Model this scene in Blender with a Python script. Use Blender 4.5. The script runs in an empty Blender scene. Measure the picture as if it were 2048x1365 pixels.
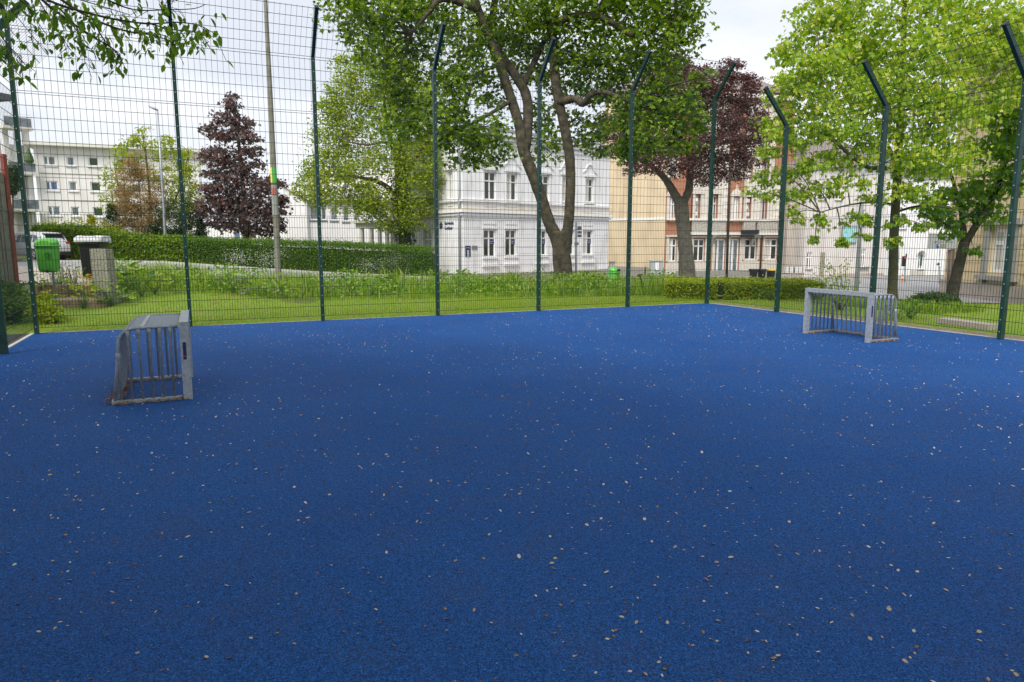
import bpy, math, random
import numpy as np
from math import sin, cos, pi, radians
from mathutils import Matrix, Vector

SC = bpy.context.scene
COL = SC.collection
# ------------------------------------------------------------------ camera
F, PITCH, H = 1390.0, -0.1425, 1.63          # focal length in photo pixels (2048 wide), pitch, eye height
cd = bpy.data.cameras.new('camera')
cam = bpy.data.objects.new('camera', cd)
COL.objects.link(cam)
cam.location = (0, 0, H)
cam.rotation_euler = (pi / 2 + PITCH, 0, 0)
cd.sensor_width = 36.0
cd.lens = F / 2048 * 36.0
cd.clip_start, cd.clip_end = 0.05, 3000
SC.camera = cam
# ------------------------------------------------------------------ light
SUN_EL, SUN_AZ = radians(50), radians(-158)  # azimuth from +Y towards +X
w = bpy.data.worlds.new('World')
SC.world = w
w.use_nodes = True
nt = w.node_tree
for n in list(nt.nodes):
    nt.nodes.remove(n)
L = nt.links.new
N = nt.nodes.new
sky = N('ShaderNodeTexSky')
sky.sky_type = 'NISHITA'
sky.sun_disc = False
sky.sun_elevation = SUN_EL
sky.sun_rotation = SUN_AZ
tc = N('ShaderNodeTexCoord')
nz = N('ShaderNodeTexNoise')
nz.inputs['Scale'].default_value = 2.6
nz.inputs['Detail'].default_value = 5
mp = N('ShaderNodeMapping')
mp.inputs['Scale'].default_value = (1, 1, 2.6)
mp.inputs['Location'].default_value = (0.35, 0.1, 0.2)
L(tc.outputs['Generated'], mp.inputs['Vector'])
L(mp.outputs['Vector'], nz.inputs['Vector'])
cr = N('ShaderNodeValToRGB')                 # cloud deck: white with blue-grey undersides
cr.color_ramp.elements[0].position = 0.44
cr.color_ramp.elements[0].color = (0.72, 0.76, 0.83, 1)
cr.color_ramp.elements[1].position = 0.66
cr.color_ramp.elements[1].color = (1.0, 1.0, 1.02, 1)
L(nz.outputs['Fac'], cr.inputs['Fac'])
sep = N('ShaderNodeSeparateXYZ')
L(tc.outputs['Generated'], sep.inputs[0])
zen = N('ShaderNodeMapRange')                # overcast sky: brighter overhead than at the horizon
zen.inputs['From Min'].default_value = 0.0
zen.inputs['From Max'].default_value = 1.0
zen.inputs['To Min'].default_value = 9.1
zen.inputs['To Max'].default_value = 8.2
L(sep.outputs['Z'], zen.inputs['Value'])
mul = N('ShaderNodeVectorMath')
mul.operation = 'SCALE'
L(cr.outputs['Color'], mul.inputs[0])
L(zen.outputs[0], mul.inputs['Scale'])
mx = N('ShaderNodeMixRGB')
mx.inputs['Fac'].default_value = 0.9
L(sky.outputs[0], mx.inputs['Color1'])
L(mul.outputs[0], mx.inputs['Color2'])
bg = N('ShaderNodeBackground')
bg.inputs['Strength'].default_value = 0.10
L(mx.outputs[0], bg.inputs['Color'])
wo = N('ShaderNodeOutputWorld')
L(bg.outputs[0], wo.inputs['Surface'])
sl = bpy.data.lights.new('sun', 'SUN')
sl.energy = 3.0
sl.angle = radians(32)
sl.color = (1.0, 0.95, 0.87)
sun = bpy.data.objects.new('sun', sl)
COL.objects.link(sun)
sun.rotation_euler = Vector((-sin(SUN_AZ) * cos(SUN_EL), -cos(SUN_AZ) * cos(SUN_EL), -sin(SUN_EL))).to_track_quat('-Z', 'Y').to_euler()
SC.view_settings.view_transform = 'Standard'
SC.view_settings.look = 'None'
SC.view_settings.gamma = 1
SC.view_settings.exposure = 0.46
cy = SC.cycles
cy.max_bounces, cy.diffuse_bounces, cy.glossy_bounces = 6, 3, 3
cy.transmission_bounces, cy.transparent_max_bounces = 4, 6
cy.use_denoising = True

rnd = random.Random(7)
rng = np.random.default_rng(11)
# ------------------------------------------------------------------ photo pixel -> point in the world
fw = np.array([0, cos(PITCH), sin(PITCH)])
up = np.array([0, -sin(PITCH), cos(PITCH)])
CAM = np.array([0, 0, H])
def ray(px, py):
    return np.array([1., 0, 0]) * (px - 1024) / F + up * (682.5 - py) / F + fw
def W(px, py, Y):                            # point seen at a pixel, Y metres ahead
    d = ray(px, py)
    return CAM + d * (Y / d[1])
def G(px, py, z=0.0):                        # point seen at a pixel, at height z
    d = ray(px, py)
    return CAM + d * ((z - H) / d[2])
def ang(px):                                 # X/Y of a pixel column near the horizon
    return (px - 1024) / F
YAW = 0.4228                                 # the court is turned against the view
EX = np.array([cos(YAW), sin(YAW), 0])
EY = np.array([-sin(YAW), cos(YAW), 0])
C0 = np.array([5.1515, 18.4078, 0])          # far right corner post
def court(x, y, z=0.0):
    return C0 + EX * x + EY * y + np.array([0, 0, z])

# ------------------------------------------------------------------ terrain
TT = [-0.8, -0.5, -0.3, -0.1, 0.15, 0.45, 0.6, 0.9]
TY = [12, 15, 18.5, 24, 28, 36, 44, 52, 64, 80]
TZ = np.array([[0, .10, .50, .50, .45, .45, .50, .50, .50, .50],
               [0, .05, .45, .45, .38, .36, .36, .38, .40, .40],
               [0, 0, .05, .10, .0, -.12, -.22, -.25, -.3, -.35],
               [0, 0, 0, 0, -.15, -.45, -.65, -.9, -1.2, -1.5],
               [0, 0, 0, 0, -.15, -.5, -.85, -1.15, -1.6, -2.0],
               [0, 0, 0, -.15, -.35, -.6, -.9, -1.2, -1.6, -2.0],
               [0, 0, -.08, -.5, -.5, -.7, -.9, -1.2, -1.6, -2.0],
               [0, 0, -.08, -.5, -.5, -.7, -.9, -1.2, -1.6, -2.0]])
def gz(X, Y):
    Y1 = min(max(Y, 12), 80)
    t = min(max(X / max(Y, 12), -0.8), 0.9)
    i = max(0, min(len(TT) - 2, int(np.searchsorted(TT, t)) - 1))
    j = max(0, min(len(TY) - 2, int(np.searchsorted(TY, Y1)) - 1))
    a = (t - TT[i]) / (TT[i + 1] - TT[i])
    b = (Y1 - TY[j]) / (TY[j + 1] - TY[j])
    return float((TZ[i, j] * (1 - a) + TZ[i + 1, j] * a) * (1 - b) + (TZ[i, j + 1] * (1 - a) + TZ[i + 1, j + 1] * a) * b)

# ------------------------------------------------------------------ materials
def mat(name, col, rough=0.7, metal=0.0, spec=0.5, noise=0.0, nscale=20.0, bump=0.0, bscale=60.0, col2=None, thr=None, coat=0.0, streak=0.0):
    m = bpy.data.materials.new(name)
    m.use_nodes = True
    t = m.node_tree
    b = t.nodes['Principled BSDF']
    b.inputs['Base Color'].default_value = (*col, 1)
    b.inputs['Roughness'].default_value = rough
    b.inputs['Metallic'].default_value = metal
    b.inputs['Specular IOR Level'].default_value = spec
    b.inputs['Coat Weight'].default_value = coat
    co = t.nodes.new('ShaderNodeTexCoord')
    if noise or col2:
        n = t.nodes.new('ShaderNodeTexNoise')
        n.inputs['Scale'].default_value = nscale
        n.inputs['Detail'].default_value = 6
        t.links.new(co.outputs['Object'], n.inputs['Vector'])
        if streak:                           # weather streaks run down the wall
            mpg = t.nodes.new('ShaderNodeMapping')
            mpg.inputs['Scale'].default_value = (1, 1, streak)
            t.links.new(co.outputs['Object'], mpg.inputs['Vector'])
            t.links.new(mpg.outputs['Vector'], n.inputs['Vector'])
        r = t.nodes.new('ShaderNodeValToRGB')
        lo, hi = thr or (0.3, 0.7)
        r.color_ramp.elements[0].position = lo
        r.color_ramp.elements[1].position = hi
        c2 = col2 or tuple(c * (1 - noise) for c in col)
        r.color_ramp.elements[0].color = (*c2, 1)
        r.color_ramp.elements[1].color = (*(col if col2 else tuple(min(1, c * (1 + noise)) for c in col)), 1)
        t.links.new(n.outputs['Fac'], r.inputs['Fac'])
        t.links.new(r.outputs['Color'], b.inputs['Base Color'])
    if bump:
        n2 = t.nodes.new('ShaderNodeTexNoise')
        n2.inputs['Scale'].default_value = bscale
        n2.inputs['Detail'].default_value = 4
        t.links.new(co.outputs['Object'], n2.inputs['Vector'])
        bp = t.nodes.new('ShaderNodeBump')
        bp.inputs['Strength'].default_value = bump
        bp.inputs['Distance'].default_value = 0.02
        t.links.new(n2.outputs['Fac'], bp.inputs['Height'])
        t.links.new(bp.outputs['Normal'], b.inputs['Normal'])
    return m

def leafmat(name, cols, trans=0.35, rough=0.5, tcol=None):
    """leaf: every leaf takes its own colour out of a ramp"""
    m = bpy.data.materials.new(name)
    m.use_nodes = True
    t = m.node_tree
    b = t.nodes['Principled BSDF']
    b.inputs['Roughness'].default_value = rough
    b.inputs['Specular IOR Level'].default_value = 0.35
    g = t.nodes.new('ShaderNodeNewGeometry')
    r = t.nodes.new('ShaderNodeValToRGB')
    e = r.color_ramp.elements
    while len(e) < len(cols):
        e.new(0.5)
    for i, c in enumerate(cols):
        e[i].position = i / max(1, len(cols) - 1)
        e[i].color = (*c, 1)
    t.links.new(g.outputs['Random Per Island'], r.inputs['Fac'])
    t.links.new(r.outputs['Color'], b.inputs['Base Color'])
    tr = t.nodes.new('ShaderNodeBsdfTranslucent')
    hs = t.nodes.new('ShaderNodeMixRGB')
    hs.blend_type = 'MULTIPLY'
    hs.inputs['Fac'].default_value = 1
    hs.inputs['Color2'].default_value = (*(tcol or (1.9, 2.0, 0.7)), 1)
    t.links.new(r.outputs['Color'], hs.inputs['Color1'])
    t.links.new(hs.outputs['Color'], tr.inputs['Color'])
    ms = t.nodes.new('ShaderNodeMixShader')
    ms.inputs['Fac'].default_value = trans
    t.links.new(b.outputs[0], ms.inputs[1])
    t.links.new(tr.outputs[0], ms.inputs[2])
    t.links.new(ms.outputs[0], t.nodes['Material Output'].inputs['Surface'])
    return m

def courtmat():
    m = bpy.data.materials.new('blue_rubber')
    m.use_nodes = True
    t = m.node_tree
    N_, L_ = t.nodes.new, t.links.new
    b = t.nodes['Principled BSDF']
    co = N_('ShaderNodeTexCoord')
    def noise(s, d=2, rg=0.6):
        n = N_('ShaderNodeTexNoise')
        n.inputs['Scale'].default_value = s
        n.inputs['Detail'].default_value = d
        n.inputs['Roughness'].default_value = rg
        L_(co.outputs['Object'], n.inputs['Vector'])
        return n.outputs['Fac']
    def ramp(f, stops):
        r = N_('ShaderNodeValToRGB')
        e = r.color_ramp.elements
        while len(e) < len(stops):
            e.new(0.5)
        for i, (p, c) in enumerate(stops):
            e[i].position = p
            e[i].color = (*c, 1)
        L_(f, r.inputs['Fac'])
        return r.outputs['Color']
    def mix(f, a, c, mode='MIX'):
        x = N_('ShaderNodeMixRGB')
        x.blend_type = mode
        if isinstance(f, float):
            x.inputs['Fac'].default_value = f
        else:
            L_(f, x.inputs['Fac'])
        L_(a, x.inputs['Color1'])
        if isinstance(c, tuple):
            x.inputs['Color2'].default_value = (*c, 1)
        else:
            L_(c, x.inputs['Color2'])
        return x.outputs['Color']
    vo = N_('ShaderNodeTexVoronoi')          # rubber granules
    vo.inputs['Scale'].default_value = 210
    L_(co.outputs['Object'], vo.inputs['Vector'])
    gr = ramp(vo.outputs['Color'], [(0.05, (.004, .022, .084)), (0.5, (.012, .070, .255)), (0.93, (.024, .128, .43)), (1.0, (.12, .26, .54))])
    big = ramp(noise(0.55, 4), [(0.3, (.86, .88, .90)), (0.7, (1.12, 1.10, 1.07))])
    c = mix(1.0, gr, big, 'MULTIPLY')
    for sc_, a_, b_ in ((105, .60, 1.45), (40, .80, 1.22)):
        c = mix(1.0, c, ramp(noise(sc_, 3, .7), [(0.33, (a_, a_, a_)), (0.67, (b_, b_, b_))]), 'MULTIPLY')
    dirt = ramp(noise(2.2, 7, 0.75), [(0.47, (0, 0, 0)), (0.70, (1, 1, 1))])
    fine = ramp(noise(38, 5, 0.8), [(0.46, (0, 0, 0)), (0.60, (1, 1, 1))])
    d2 = mix(1.0, dirt, fine, 'MULTIPLY')
    dm = N_('ShaderNodeMath')
    dm.operation = 'MULTIPLY'
    dm.inputs[1].default_value = 0.6
    L_(d2, dm.inputs[0])
    c = mix(dm.outputs[0], c, (.070, .055, .052))
    dust = ramp(noise(.34, 5, .6), [(0.42, (0, 0, 0)), (0.70, (.09, .09, .09))])
    c = mix(dust, c, (.045, .050, .075))
    L_(c, b.inputs['Base Color'])
    b.inputs['Roughness'].default_value = 0.7
    b.inputs['Specular IOR Level'].default_value = 0.10
    bp = N_('ShaderNodeBump')
    bp.inputs['Strength'].default_value = 0.7
    bp.inputs['Distance'].default_value = 0.004
    L_(vo.outputs['Distance'], bp.inputs['Height'])
    L_(bp.outputs['Normal'], b.inputs['Normal'])
    return m

def groundmat(name, stops, scale, fscale, fine=0.25, bump=0.4, rough=0.9):
    m = bpy.data.materials.new(name)
    m.use_nodes = True
    t = m.node_tree
    N_, L_ = t.nodes.new, t.links.new
    b = t.nodes['Principled BSDF']
    b.inputs['Roughness'].default_value = rough
    b.inputs['Specular IOR Level'].default_value = 0.2
    co = N_('ShaderNodeTexCoord')
    n1 = N_('ShaderNodeTexNoise')
    n1.inputs['Scale'].default_value = scale
    n1.inputs['Detail'].default_value = 8
    L_(co.outputs['Object'], n1.inputs['Vector'])
    r = N_('ShaderNodeValToRGB')
    e = r.color_ramp.elements
    while len(e) < len(stops):
        e.new(0.5)
    for i, (p, c) in enumerate(stops):
        e[i].position = p
        e[i].color = (*c, 1)
    L_(n1.outputs['Fac'], r.inputs['Fac'])
    n2 = N_('ShaderNodeTexNoise')
    n2.inputs['Scale'].default_value = fscale
    n2.inputs['Detail'].default_value = 3
    L_(co.outputs['Object'], n2.inputs['Vector'])
    r2 = N_('ShaderNodeMapRange')
    r2.inputs['From Min'].default_value = 0.3
    r2.inputs['From Max'].default_value = 0.7
    r2.inputs['To Min'].default_value = 1 - fine
    r2.inputs['To Max'].default_value = 1 + fine
    L_(n2.outputs['Fac'], r2.inputs['Value'])
    v = N_('ShaderNodeVectorMath')
    v.operation = 'SCALE'
    L_(r.outputs['Color'], v.inputs[0])
    L_(r2.outputs[0], v.inputs['Scale'])
    L_(v.outputs[0], b.inputs['Base Color'])
    bp = N_('ShaderNodeBump')
    bp.inputs['Strength'].default_value = bump
    bp.inputs['Distance'].default_value = 0.02
    L_(n2.outputs['Fac'], bp.inputs['Height'])
    L_(bp.outputs['Normal'], b.inputs['Normal'])
    return m

M = {}
M['court'] = courtmat()
M['lawn'] = groundmat('lawn', [(.30, (.20, .17, .07)), (.42, (.17, .24, .035)), (.6, (.13, .23, .025)), (.8, (.19, .27, .05))], 1.6, 60, .35)
M['soil'] = groundmat('soil', [(.3, (.10, .09, .05)), (.6, (.09, .13, .03))], 2.0, 40)
M['asphalt'] = groundmat('asphalt', [(.3, (.24, .24, .25)), (.7, (.31, .31, .32))], .7, 90, .12, .1)
M['pavement'] = groundmat('pavement', [(.3, (.34, .29, .27)), (.7, (.42, .37, .34))], 1.5, 30, .15, .1)
M['kerb'] = mat('kerb', (.42, .41, .38), .9, noise=.2, nscale=6)
M['edging'] = mat('edging', (.48, .45, .42), .9, noise=.25, nscale=9)
M['gravel'] = groundmat('gravel', [(.35, (.035, .036, .035)), (.65, (.13, .13, .12))], 45, 120, .5, 1.0)
M['litter'] = groundmat('litter', [(.3, (.09, .045, .02)), (.6, (.20, .11, .05)), (.8, (.35, .22, .11))], 30, 60, .4, 1.0)
M['marking'] = mat('marking', (.75, .75, .74), .8)
M['wire'] = mat('green_wire', (.007, .026, .022), .45, spec=.4)
M['post'] = mat('green_post', (.007, .038, .030), .42, spec=.4, noise=.35, nscale=5)
M['bolt'] = mat('zinc_bolt', (.40, .42, .42), .5, metal=.4)
M['galv'] = mat('galvanised', (.36, .39, .42), .5, metal=.3, noise=.22, nscale=25)
M['galvdark'] = mat('galvanised_bar', (.25, .28, .32), .5, metal=.3, noise=.2, nscale=30)
M['sticker'] = mat('sticker_blue', (.01, .02, .09), .5)
M['red'] = mat('red_paint', (.45, .03, .03), .5)
M['binlime'] = mat('bin_green', (.10, .43, .055), .38, noise=.12, nscale=8, coat=.2)
M['binemblem'] = mat('bin_emblem', (.035, .20, .03), .5)
M['dark'] = mat('dark_hollow', (.012, .013, .013), .8)
M['binblack'] = mat('bin_black', (.012, .012, .014), .45, noise=.2, nscale=10)
M['binlidsky'] = mat('bin_lid', (.55, .56, .59), .35, noise=.1, nscale=8)  # sky reflected on the lid is put into a pale base colour
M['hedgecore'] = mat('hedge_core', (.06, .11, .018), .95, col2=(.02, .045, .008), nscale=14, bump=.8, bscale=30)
M['stem'] = mat('green_stem', (.09, .15, .04), .8)
M['concrete'] = mat('concrete', (.31, .30, .25), .9, col2=(.16, .165, .115), nscale=22, thr=(.35, .6), bump=.4)
M['sleeper'] = mat('sleeper', (.24, .18, .12), .9, noise=.35, nscale=7, bump=.4)
M['steptop'] = groundmat('step_top', [(.3, (.30, .24, .19)), (.7, (.40, .34, .28))], 4, 50)
M['bark'] = mat('bark', (.115, .095, .062), .92, col2=(.045, .035, .024), nscale=9, bump=1.0, bscale=18)
M['barkgreen'] = mat('bark_green', (.10, .10, .045), .92, col2=(.06, .05, .028), nscale=8, bump=.8, bscale=22)
M['barkgrey'] = mat('bark_grey', (.17, .16, .13), .9, col2=(.09, .08, .06), nscale=6, bump=.7, bscale=20)
M['barkdark'] = mat('bark_dark', (.075, .060, .042), .92, col2=(.026, .021, .015), nscale=7, bump=1.0, bscale=16)
M['barkbig'] = mat('bark_lichen', (.115, .092, .060), .92, col2=(.030, .024, .015), nscale=4.5, thr=(.36, .74), bump=1.0, bscale=13)
M['poleconc'] = mat('pole_timber', (.25, .24, .21), .85, col2=(.16, .16, .115), nscale=4, thr=(.35, .7), bump=.3)
M['postergreen'] = mat('poster_green', (.06, .40, .07), .6)
M['posteryellow'] = mat('poster_yellow', (.75, .60, .04), .6)
M['black'] = mat('black_paint', (.012, .012, .013), .5)
M['posterred'] = mat('poster_red', (.33, .11, .09), .7)
M['postergrey'] = mat('poster_grey', (.25, .27, .25), .7, noise=.5, nscale=40)
M['carwhite'] = mat('car_white', (.72, .73, .75), .25, coat=.6)
M['glass'] = mat('dark_glass', (.035, .04, .042), .08, spec=.6)
M['pane'] = mat('window_pane', (.045, .048, .042), .07, spec=.55, noise=.5, nscale=1.3)
M['panegrey'] = mat('window_pane_grey', (.17, .20, .22), .12, spec=.5, noise=.4, nscale=1.5)
M['panegreen'] = mat('window_pane_green', (.045, .075, .045), .10, spec=.5)
M['paneblue'] = mat('window_pane_blue', (.10, .15, .27), .10, spec=.5, noise=.4, nscale=2)
M['curtain'] = mat('curtain', (.55, .53, .48), .9, noise=.15, nscale=15)
M['tyre'] = mat('tyre', (.02, .02, .022), .8)
M['rim'] = mat('rim', (.50, .51, .53), .35, metal=.6)
M['tail'] = mat('tail_lamp', (.45, .015, .02), .2)
M['villawhite'] = mat('villa_white', (.80, .80, .82), .85, col2=(.60, .60, .58), nscale=3.0, thr=(.30, .52), streak=.18)
M['villagrey'] = mat('villa_plinth', (.36, .35, .31), .9, noise=.2, nscale=3)  # grey beige of plinth, joints and garden wall
M['trimwhite'] = mat('trim_white', (.76, .76, .76), .8)
M['ochre'] = mat('ochre_edge', (.55, .42, .22), .85)
M['white'] = mat('white_frame', (.80, .80, .80), .5)
M['roof'] = mat('roof_slate', (.12, .12, .13), .8, noise=.25, nscale=8)
M['rooftile'] = mat('roof_tile', (.20, .17, .16), .85, noise=.3, nscale=10)
M['apart'] = mat('render_cream', (.80, .79, .77), .9, col2=(.69, .67, .64), nscale=1.2, thr=(.3, .55), streak=.2)
M['apartband'] = mat('render_band', (.70, .68, .63), .9)
M['steelgrey'] = mat('steel_grey', (.33, .36, .39), .45, metal=.4, noise=.1, nscale=12)
M['housewhite'] = mat('house_white', (.80, .79, .82), .9, noise=.04, nscale=2)
M['beige'] = mat('gable_beige', (.68, .55, .38), .92, col2=(.54, .43, .29), nscale=1.1, thr=(.30, .58), streak=.3)
M['brick'] = mat('brick_red', (.37, .17, .10), .9, noise=.2, nscale=12)
M['stucco'] = mat('stucco_pale', (.60, .56, .50), .9, noise=.12, nscale=5)
M['stuccorn'] = mat('stucco_ornament', (.50, .47, .42), .9, col2=(.27, .25, .22), nscale=14, thr=(.4, .56), bump=.6, bscale=30)
M['taupe'] = mat('render_taupe', (.48, .43, .39), .9, col2=(.38, .34, .30), nscale=1.5, thr=(.3, .6), streak=.2)
M['palehouse'] = mat('render_pale', (.62, .59, .57), .9, col2=(.48, .45, .42), nscale=1.5, thr=(.3, .55), streak=.2)
M['yellow'] = mat('render_yellow', (.62, .50, .31), .9, noise=.06, nscale=2)
M['stonegrey'] = mat('stone_grey', (.30, .29, .27), .9, noise=.15, nscale=8)
M['plinthpink'] = mat('plinth_pink', (.38, .33, .29), .9, noise=.12, nscale=4)
M['navy'] = mat('sign_navy', (.010, .022, .085), .5)
M['navytext'] = mat('sign_navy_text', (.03, .035, .10), .6)
M['signgrey'] = mat('sign_grey', (.20, .20, .21), .5)
M['signboard'] = mat('sign_board', (.37, .40, .41), .5)
M['blue'] = mat('sign_blue', (.01, .09, .36), .5)
M['teal'] = mat('poster_teal', (.25, .52, .52), .5, noise=.3, nscale=4)
M['orange'] = mat('beacon_orange', (.65, .20, .06), .6)
M['rustbrown'] = mat('rust_brown', (.14, .06, .04), .7)
M['browntube'] = mat('brown_pipe', (.10, .075, .055), .6)
M['redpost'] = mat('red_steel', (.28, .045, .03), .6, noise=.3, nscale=8)
M['clad'] = mat('cladding_grey', (.27, .245, .20), .8, noise=.2, nscale=5)
M['signgreen'] = mat('sign_green', (.01, .11, .08), .5)
M['lampred'] = mat('lamp_red', (.6, .02, .03), .3)
M['yellowlid'] = mat('bin_yellow', (.62, .42, .03), .5)

# ------------------------------------------------------------------ geometry helpers
ORG = {}
class MB:
    def __init__(s):
        s.v, s.l, s.n, s.c = [], [], [], 0
    def add(s, verts, faces):
        verts = np.asarray(verts, float).reshape(-1, 3)
        s.v.append(verts)
        for f in faces:
            s.l.extend(int(i) + s.c for i in f)
            s.n.append(len(f))
        s.c += len(verts)
    def addn(s, verts, idx):                 # idx (n,k) array
        s.v.append(np.asarray(verts, float).reshape(-1, 3))
        s.l.extend((np.asarray(idx) + s.c).ravel().tolist())
        s.n.extend([idx.shape[1]] * idx.shape[0])
        s.c += s.v[-1].shape[0]
    def box(s, a, b, fr=None):               # fr = (origin, ux, uy, uz)
        x0, y0, z0 = a
        x1, y1, z1 = b
        p = np.array([[x0, y0, z0], [x1, y0, z0], [x1, y1, z0], [x0, y1, z0], [x0, y0, z1], [x1, y0, z1], [x1, y1, z1], [x0, y1, z1]], float)
        if fr is not None:
            o, ux, uy, uz = fr
            p = o + p[:, :1] * ux + p[:, 1:2] * uy + p[:, 2:] * uz
        s.add(p, [(0, 3, 2, 1), (4, 5, 6, 7), (0, 1, 5, 4), (1, 2, 6, 5), (2, 3, 7, 6), (3, 0, 4, 7)])
    def bars(s, A, B, wd, wd2=None):         # square rods from A[i] to B[i]
        A, B = np.asarray(A, float).reshape(-1, 3), np.asarray(B, float).reshape(-1, 3)
        d = B - A
        d /= np.linalg.norm(d, axis=1)[:, None]
        ref = np.where(np.abs(d[:, 2:3]) > .9, np.array([[1., 0, 0]]), np.array([[0, 0, 1.]]))
        u = np.cross(d, ref)
        u /= np.linalg.norm(u, axis=1)[:, None]
        v = np.cross(d, u)
        u, v = u * wd / 2, v * (wd2 or wd) / 2
        P = np.stack([A + u + v, A - u + v, A - u - v, A + u - v, B + u + v, B - u + v, B - u - v, B + u - v], 1)
        q = np.array([(0, 1, 5, 4), (1, 2, 6, 5), (2, 3, 7, 6), (3, 0, 4, 7), (3, 2, 1, 0), (4, 5, 6, 7)])
        idx = (np.arange(len(A))[:, None, None] * 8 + q[None]).reshape(-1, 4)
        s.addn(P.reshape(-1, 3), idx)
    def tube(s, pts, rad, k=8, cap=True):
        pts = np.asarray(pts, float)
        n = len(pts)
        rad = np.broadcast_to(np.asarray(rad, float), (n,))
        t = np.gradient(pts, axis=0)
        t /= np.linalg.norm(t, axis=1)[:, None] + 1e-9
        u = np.cross(t[0], [0, 0, 1.] if abs(t[0][2]) < .9 else [1., 0, 0])
        u /= np.linalg.norm(u)
        V = []
        a = np.arange(k) * 2 * pi / k
        for i in range(n):
            u = u - t[i] * np.dot(u, t[i])
            u /= np.linalg.norm(u) + 1e-9
            v = np.cross(t[i], u)
            V.append(pts[i] + rad[i] * (np.cos(a)[:, None] * u + np.sin(a)[:, None] * v))
        V = np.concatenate(V)
        i = np.arange(n - 1)[:, None] * k
        j = np.arange(k)[None]
        jn = (j + 1) % k
        idx = np.stack([i + j, i + jn, i + k + jn, i + k + j], -1).reshape(-1, 4)
        c0 = s.c
        s.addn(V, idx)
        if cap:
            s.l.extend(range(c0 + k - 1, c0 - 1, -1)); s.n.append(k)
            s.l.extend(range(c0 + (n - 1) * k, c0 + n * k)); s.n.append(k)
    def lathe(s, prof, c=(0, 0, 0), k=20, sx=1, sy=1):
        a = np.arange(k) * 2 * pi / k
        V = np.concatenate([np.stack([c[0] + r * np.cos(a) * sx, c[1] + r * np.sin(a) * sy, np.full(k, c[2] + z)], 1) for r, z in prof])
        n = len(prof)
        i = np.arange(n - 1)[:, None] * k
        j = np.arange(k)[None]
        jn = (j + 1) % k
        c0 = s.c
        s.addn(V, np.stack([i + j, i + jn, i + k + jn, i + k + j], -1).reshape(-1, 4))
        s.l.extend(range(c0 + k - 1, c0 - 1, -1)); s.n.append(k)
        s.l.extend(range(c0 + (n - 1) * k, c0 + n * k)); s.n.append(k)
    def prism(s, poly, d, fr=None):          # polygon (list of 2D) extruded along third axis from d[0] to d[1]
        n = len(poly)
        P = np.array([[x, y, d[0]] for x, y in poly] + [[x, y, d[1]] for x, y in poly], float)
        if fr is not None:
            o, ux, uy, uz = fr
            P = o + P[:, :1] * ux + P[:, 1:2] * uy + P[:, 2:] * uz
        s.add(P, [tuple(range(n - 1, -1, -1)), tuple(range(n, 2 * n))] + [(i, (i + 1) % n, n + (i + 1) % n, n + i) for i in range(n)])
    def build(s, name, m, parent=None, local=False, smooth=False):
        me = bpy.data.meshes.new(name)
        V = np.concatenate(s.v).astype(np.float32)
        if parent is not None and not local:
            V = V - np.array(ORG.get(parent.name, (0, 0, 0)), np.float32)
        me.vertices.add(len(V))
        me.vertices.foreach_set('co', V.ravel())
        me.loops.add(len(s.l))
        me.loops.foreach_set('vertex_index', np.array(s.l, np.int32))
        me.polygons.add(len(s.n))
        st = np.concatenate([[0], np.cumsum(s.n)[:-1]]).astype(np.int32)
        me.polygons.foreach_set('loop_start', st)
        me.polygons.foreach_set('use_smooth', np.full(len(s.n), bool(smooth)))
        me.update(calc_edges=True)
        me.validate()
        o = bpy.data.objects.new(name, me)
        COL.objects.link(o)
        if m is not None:
            me.materials.append(m)
        if parent is not None:
            o.parent = parent
            ORG[o.name] = ORG.get(parent.name, (0, 0, 0))
        return o

def tag(o, label=None, cat=None, group=None, kind=None):
    if label: o['label'] = label
    if cat: o['category'] = cat
    if group: o['group'] = group
    if kind: o['kind'] = kind
    return o
def empty(name, loc, label, cat, group=None, rz=0):
    o = bpy.data.objects.new(name, None)
    COL.objects.link(o)
    o.location = tuple(float(c) for c in loc)
    o.rotation_euler = (0, 0, rz)
    ORG[o.name] = o.location.copy()
    return tag(o, label, cat, group)
def copy_tree(o, parent=None):
    c = o.copy()
    COL.objects.link(c)
    if parent: c.parent = parent
    for ch in list(o.children):
        copy_tree(ch, c)
    return c
def text(body, name, m, parent, o, ux, uz, size, nrm, align='LEFT', ext=.004):
    """real lettering standing 4 mm proud of its board"""
    c = bpy.data.curves.new(name, 'FONT')
    c.body = body
    c.size = size
    c.extrude = ext
    c.align_x = align
    c.materials.append(m)
    tmp = bpy.data.objects.new(name, c)
    COL.objects.link(tmp)
    bpy.context.view_layer.update()
    me = bpy.data.meshes.new_from_object(tmp.evaluated_get(bpy.context.evaluated_depsgraph_get()))
    bpy.data.objects.remove(tmp)
    t = bpy.data.objects.new(name, me)
    COL.objects.link(t)
    t.parent = parent
    org = np.array(ORG.get(parent.name, (0, 0, 0)))
    p = np.array(o) - org
    t.matrix_local = Matrix(((ux[0], uz[0], nrm[0], p[0]), (ux[1], uz[1], nrm[1], p[1]), (ux[2], uz[2], nrm[2], p[2]), (0, 0, 0, 1)))
    return t

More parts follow.
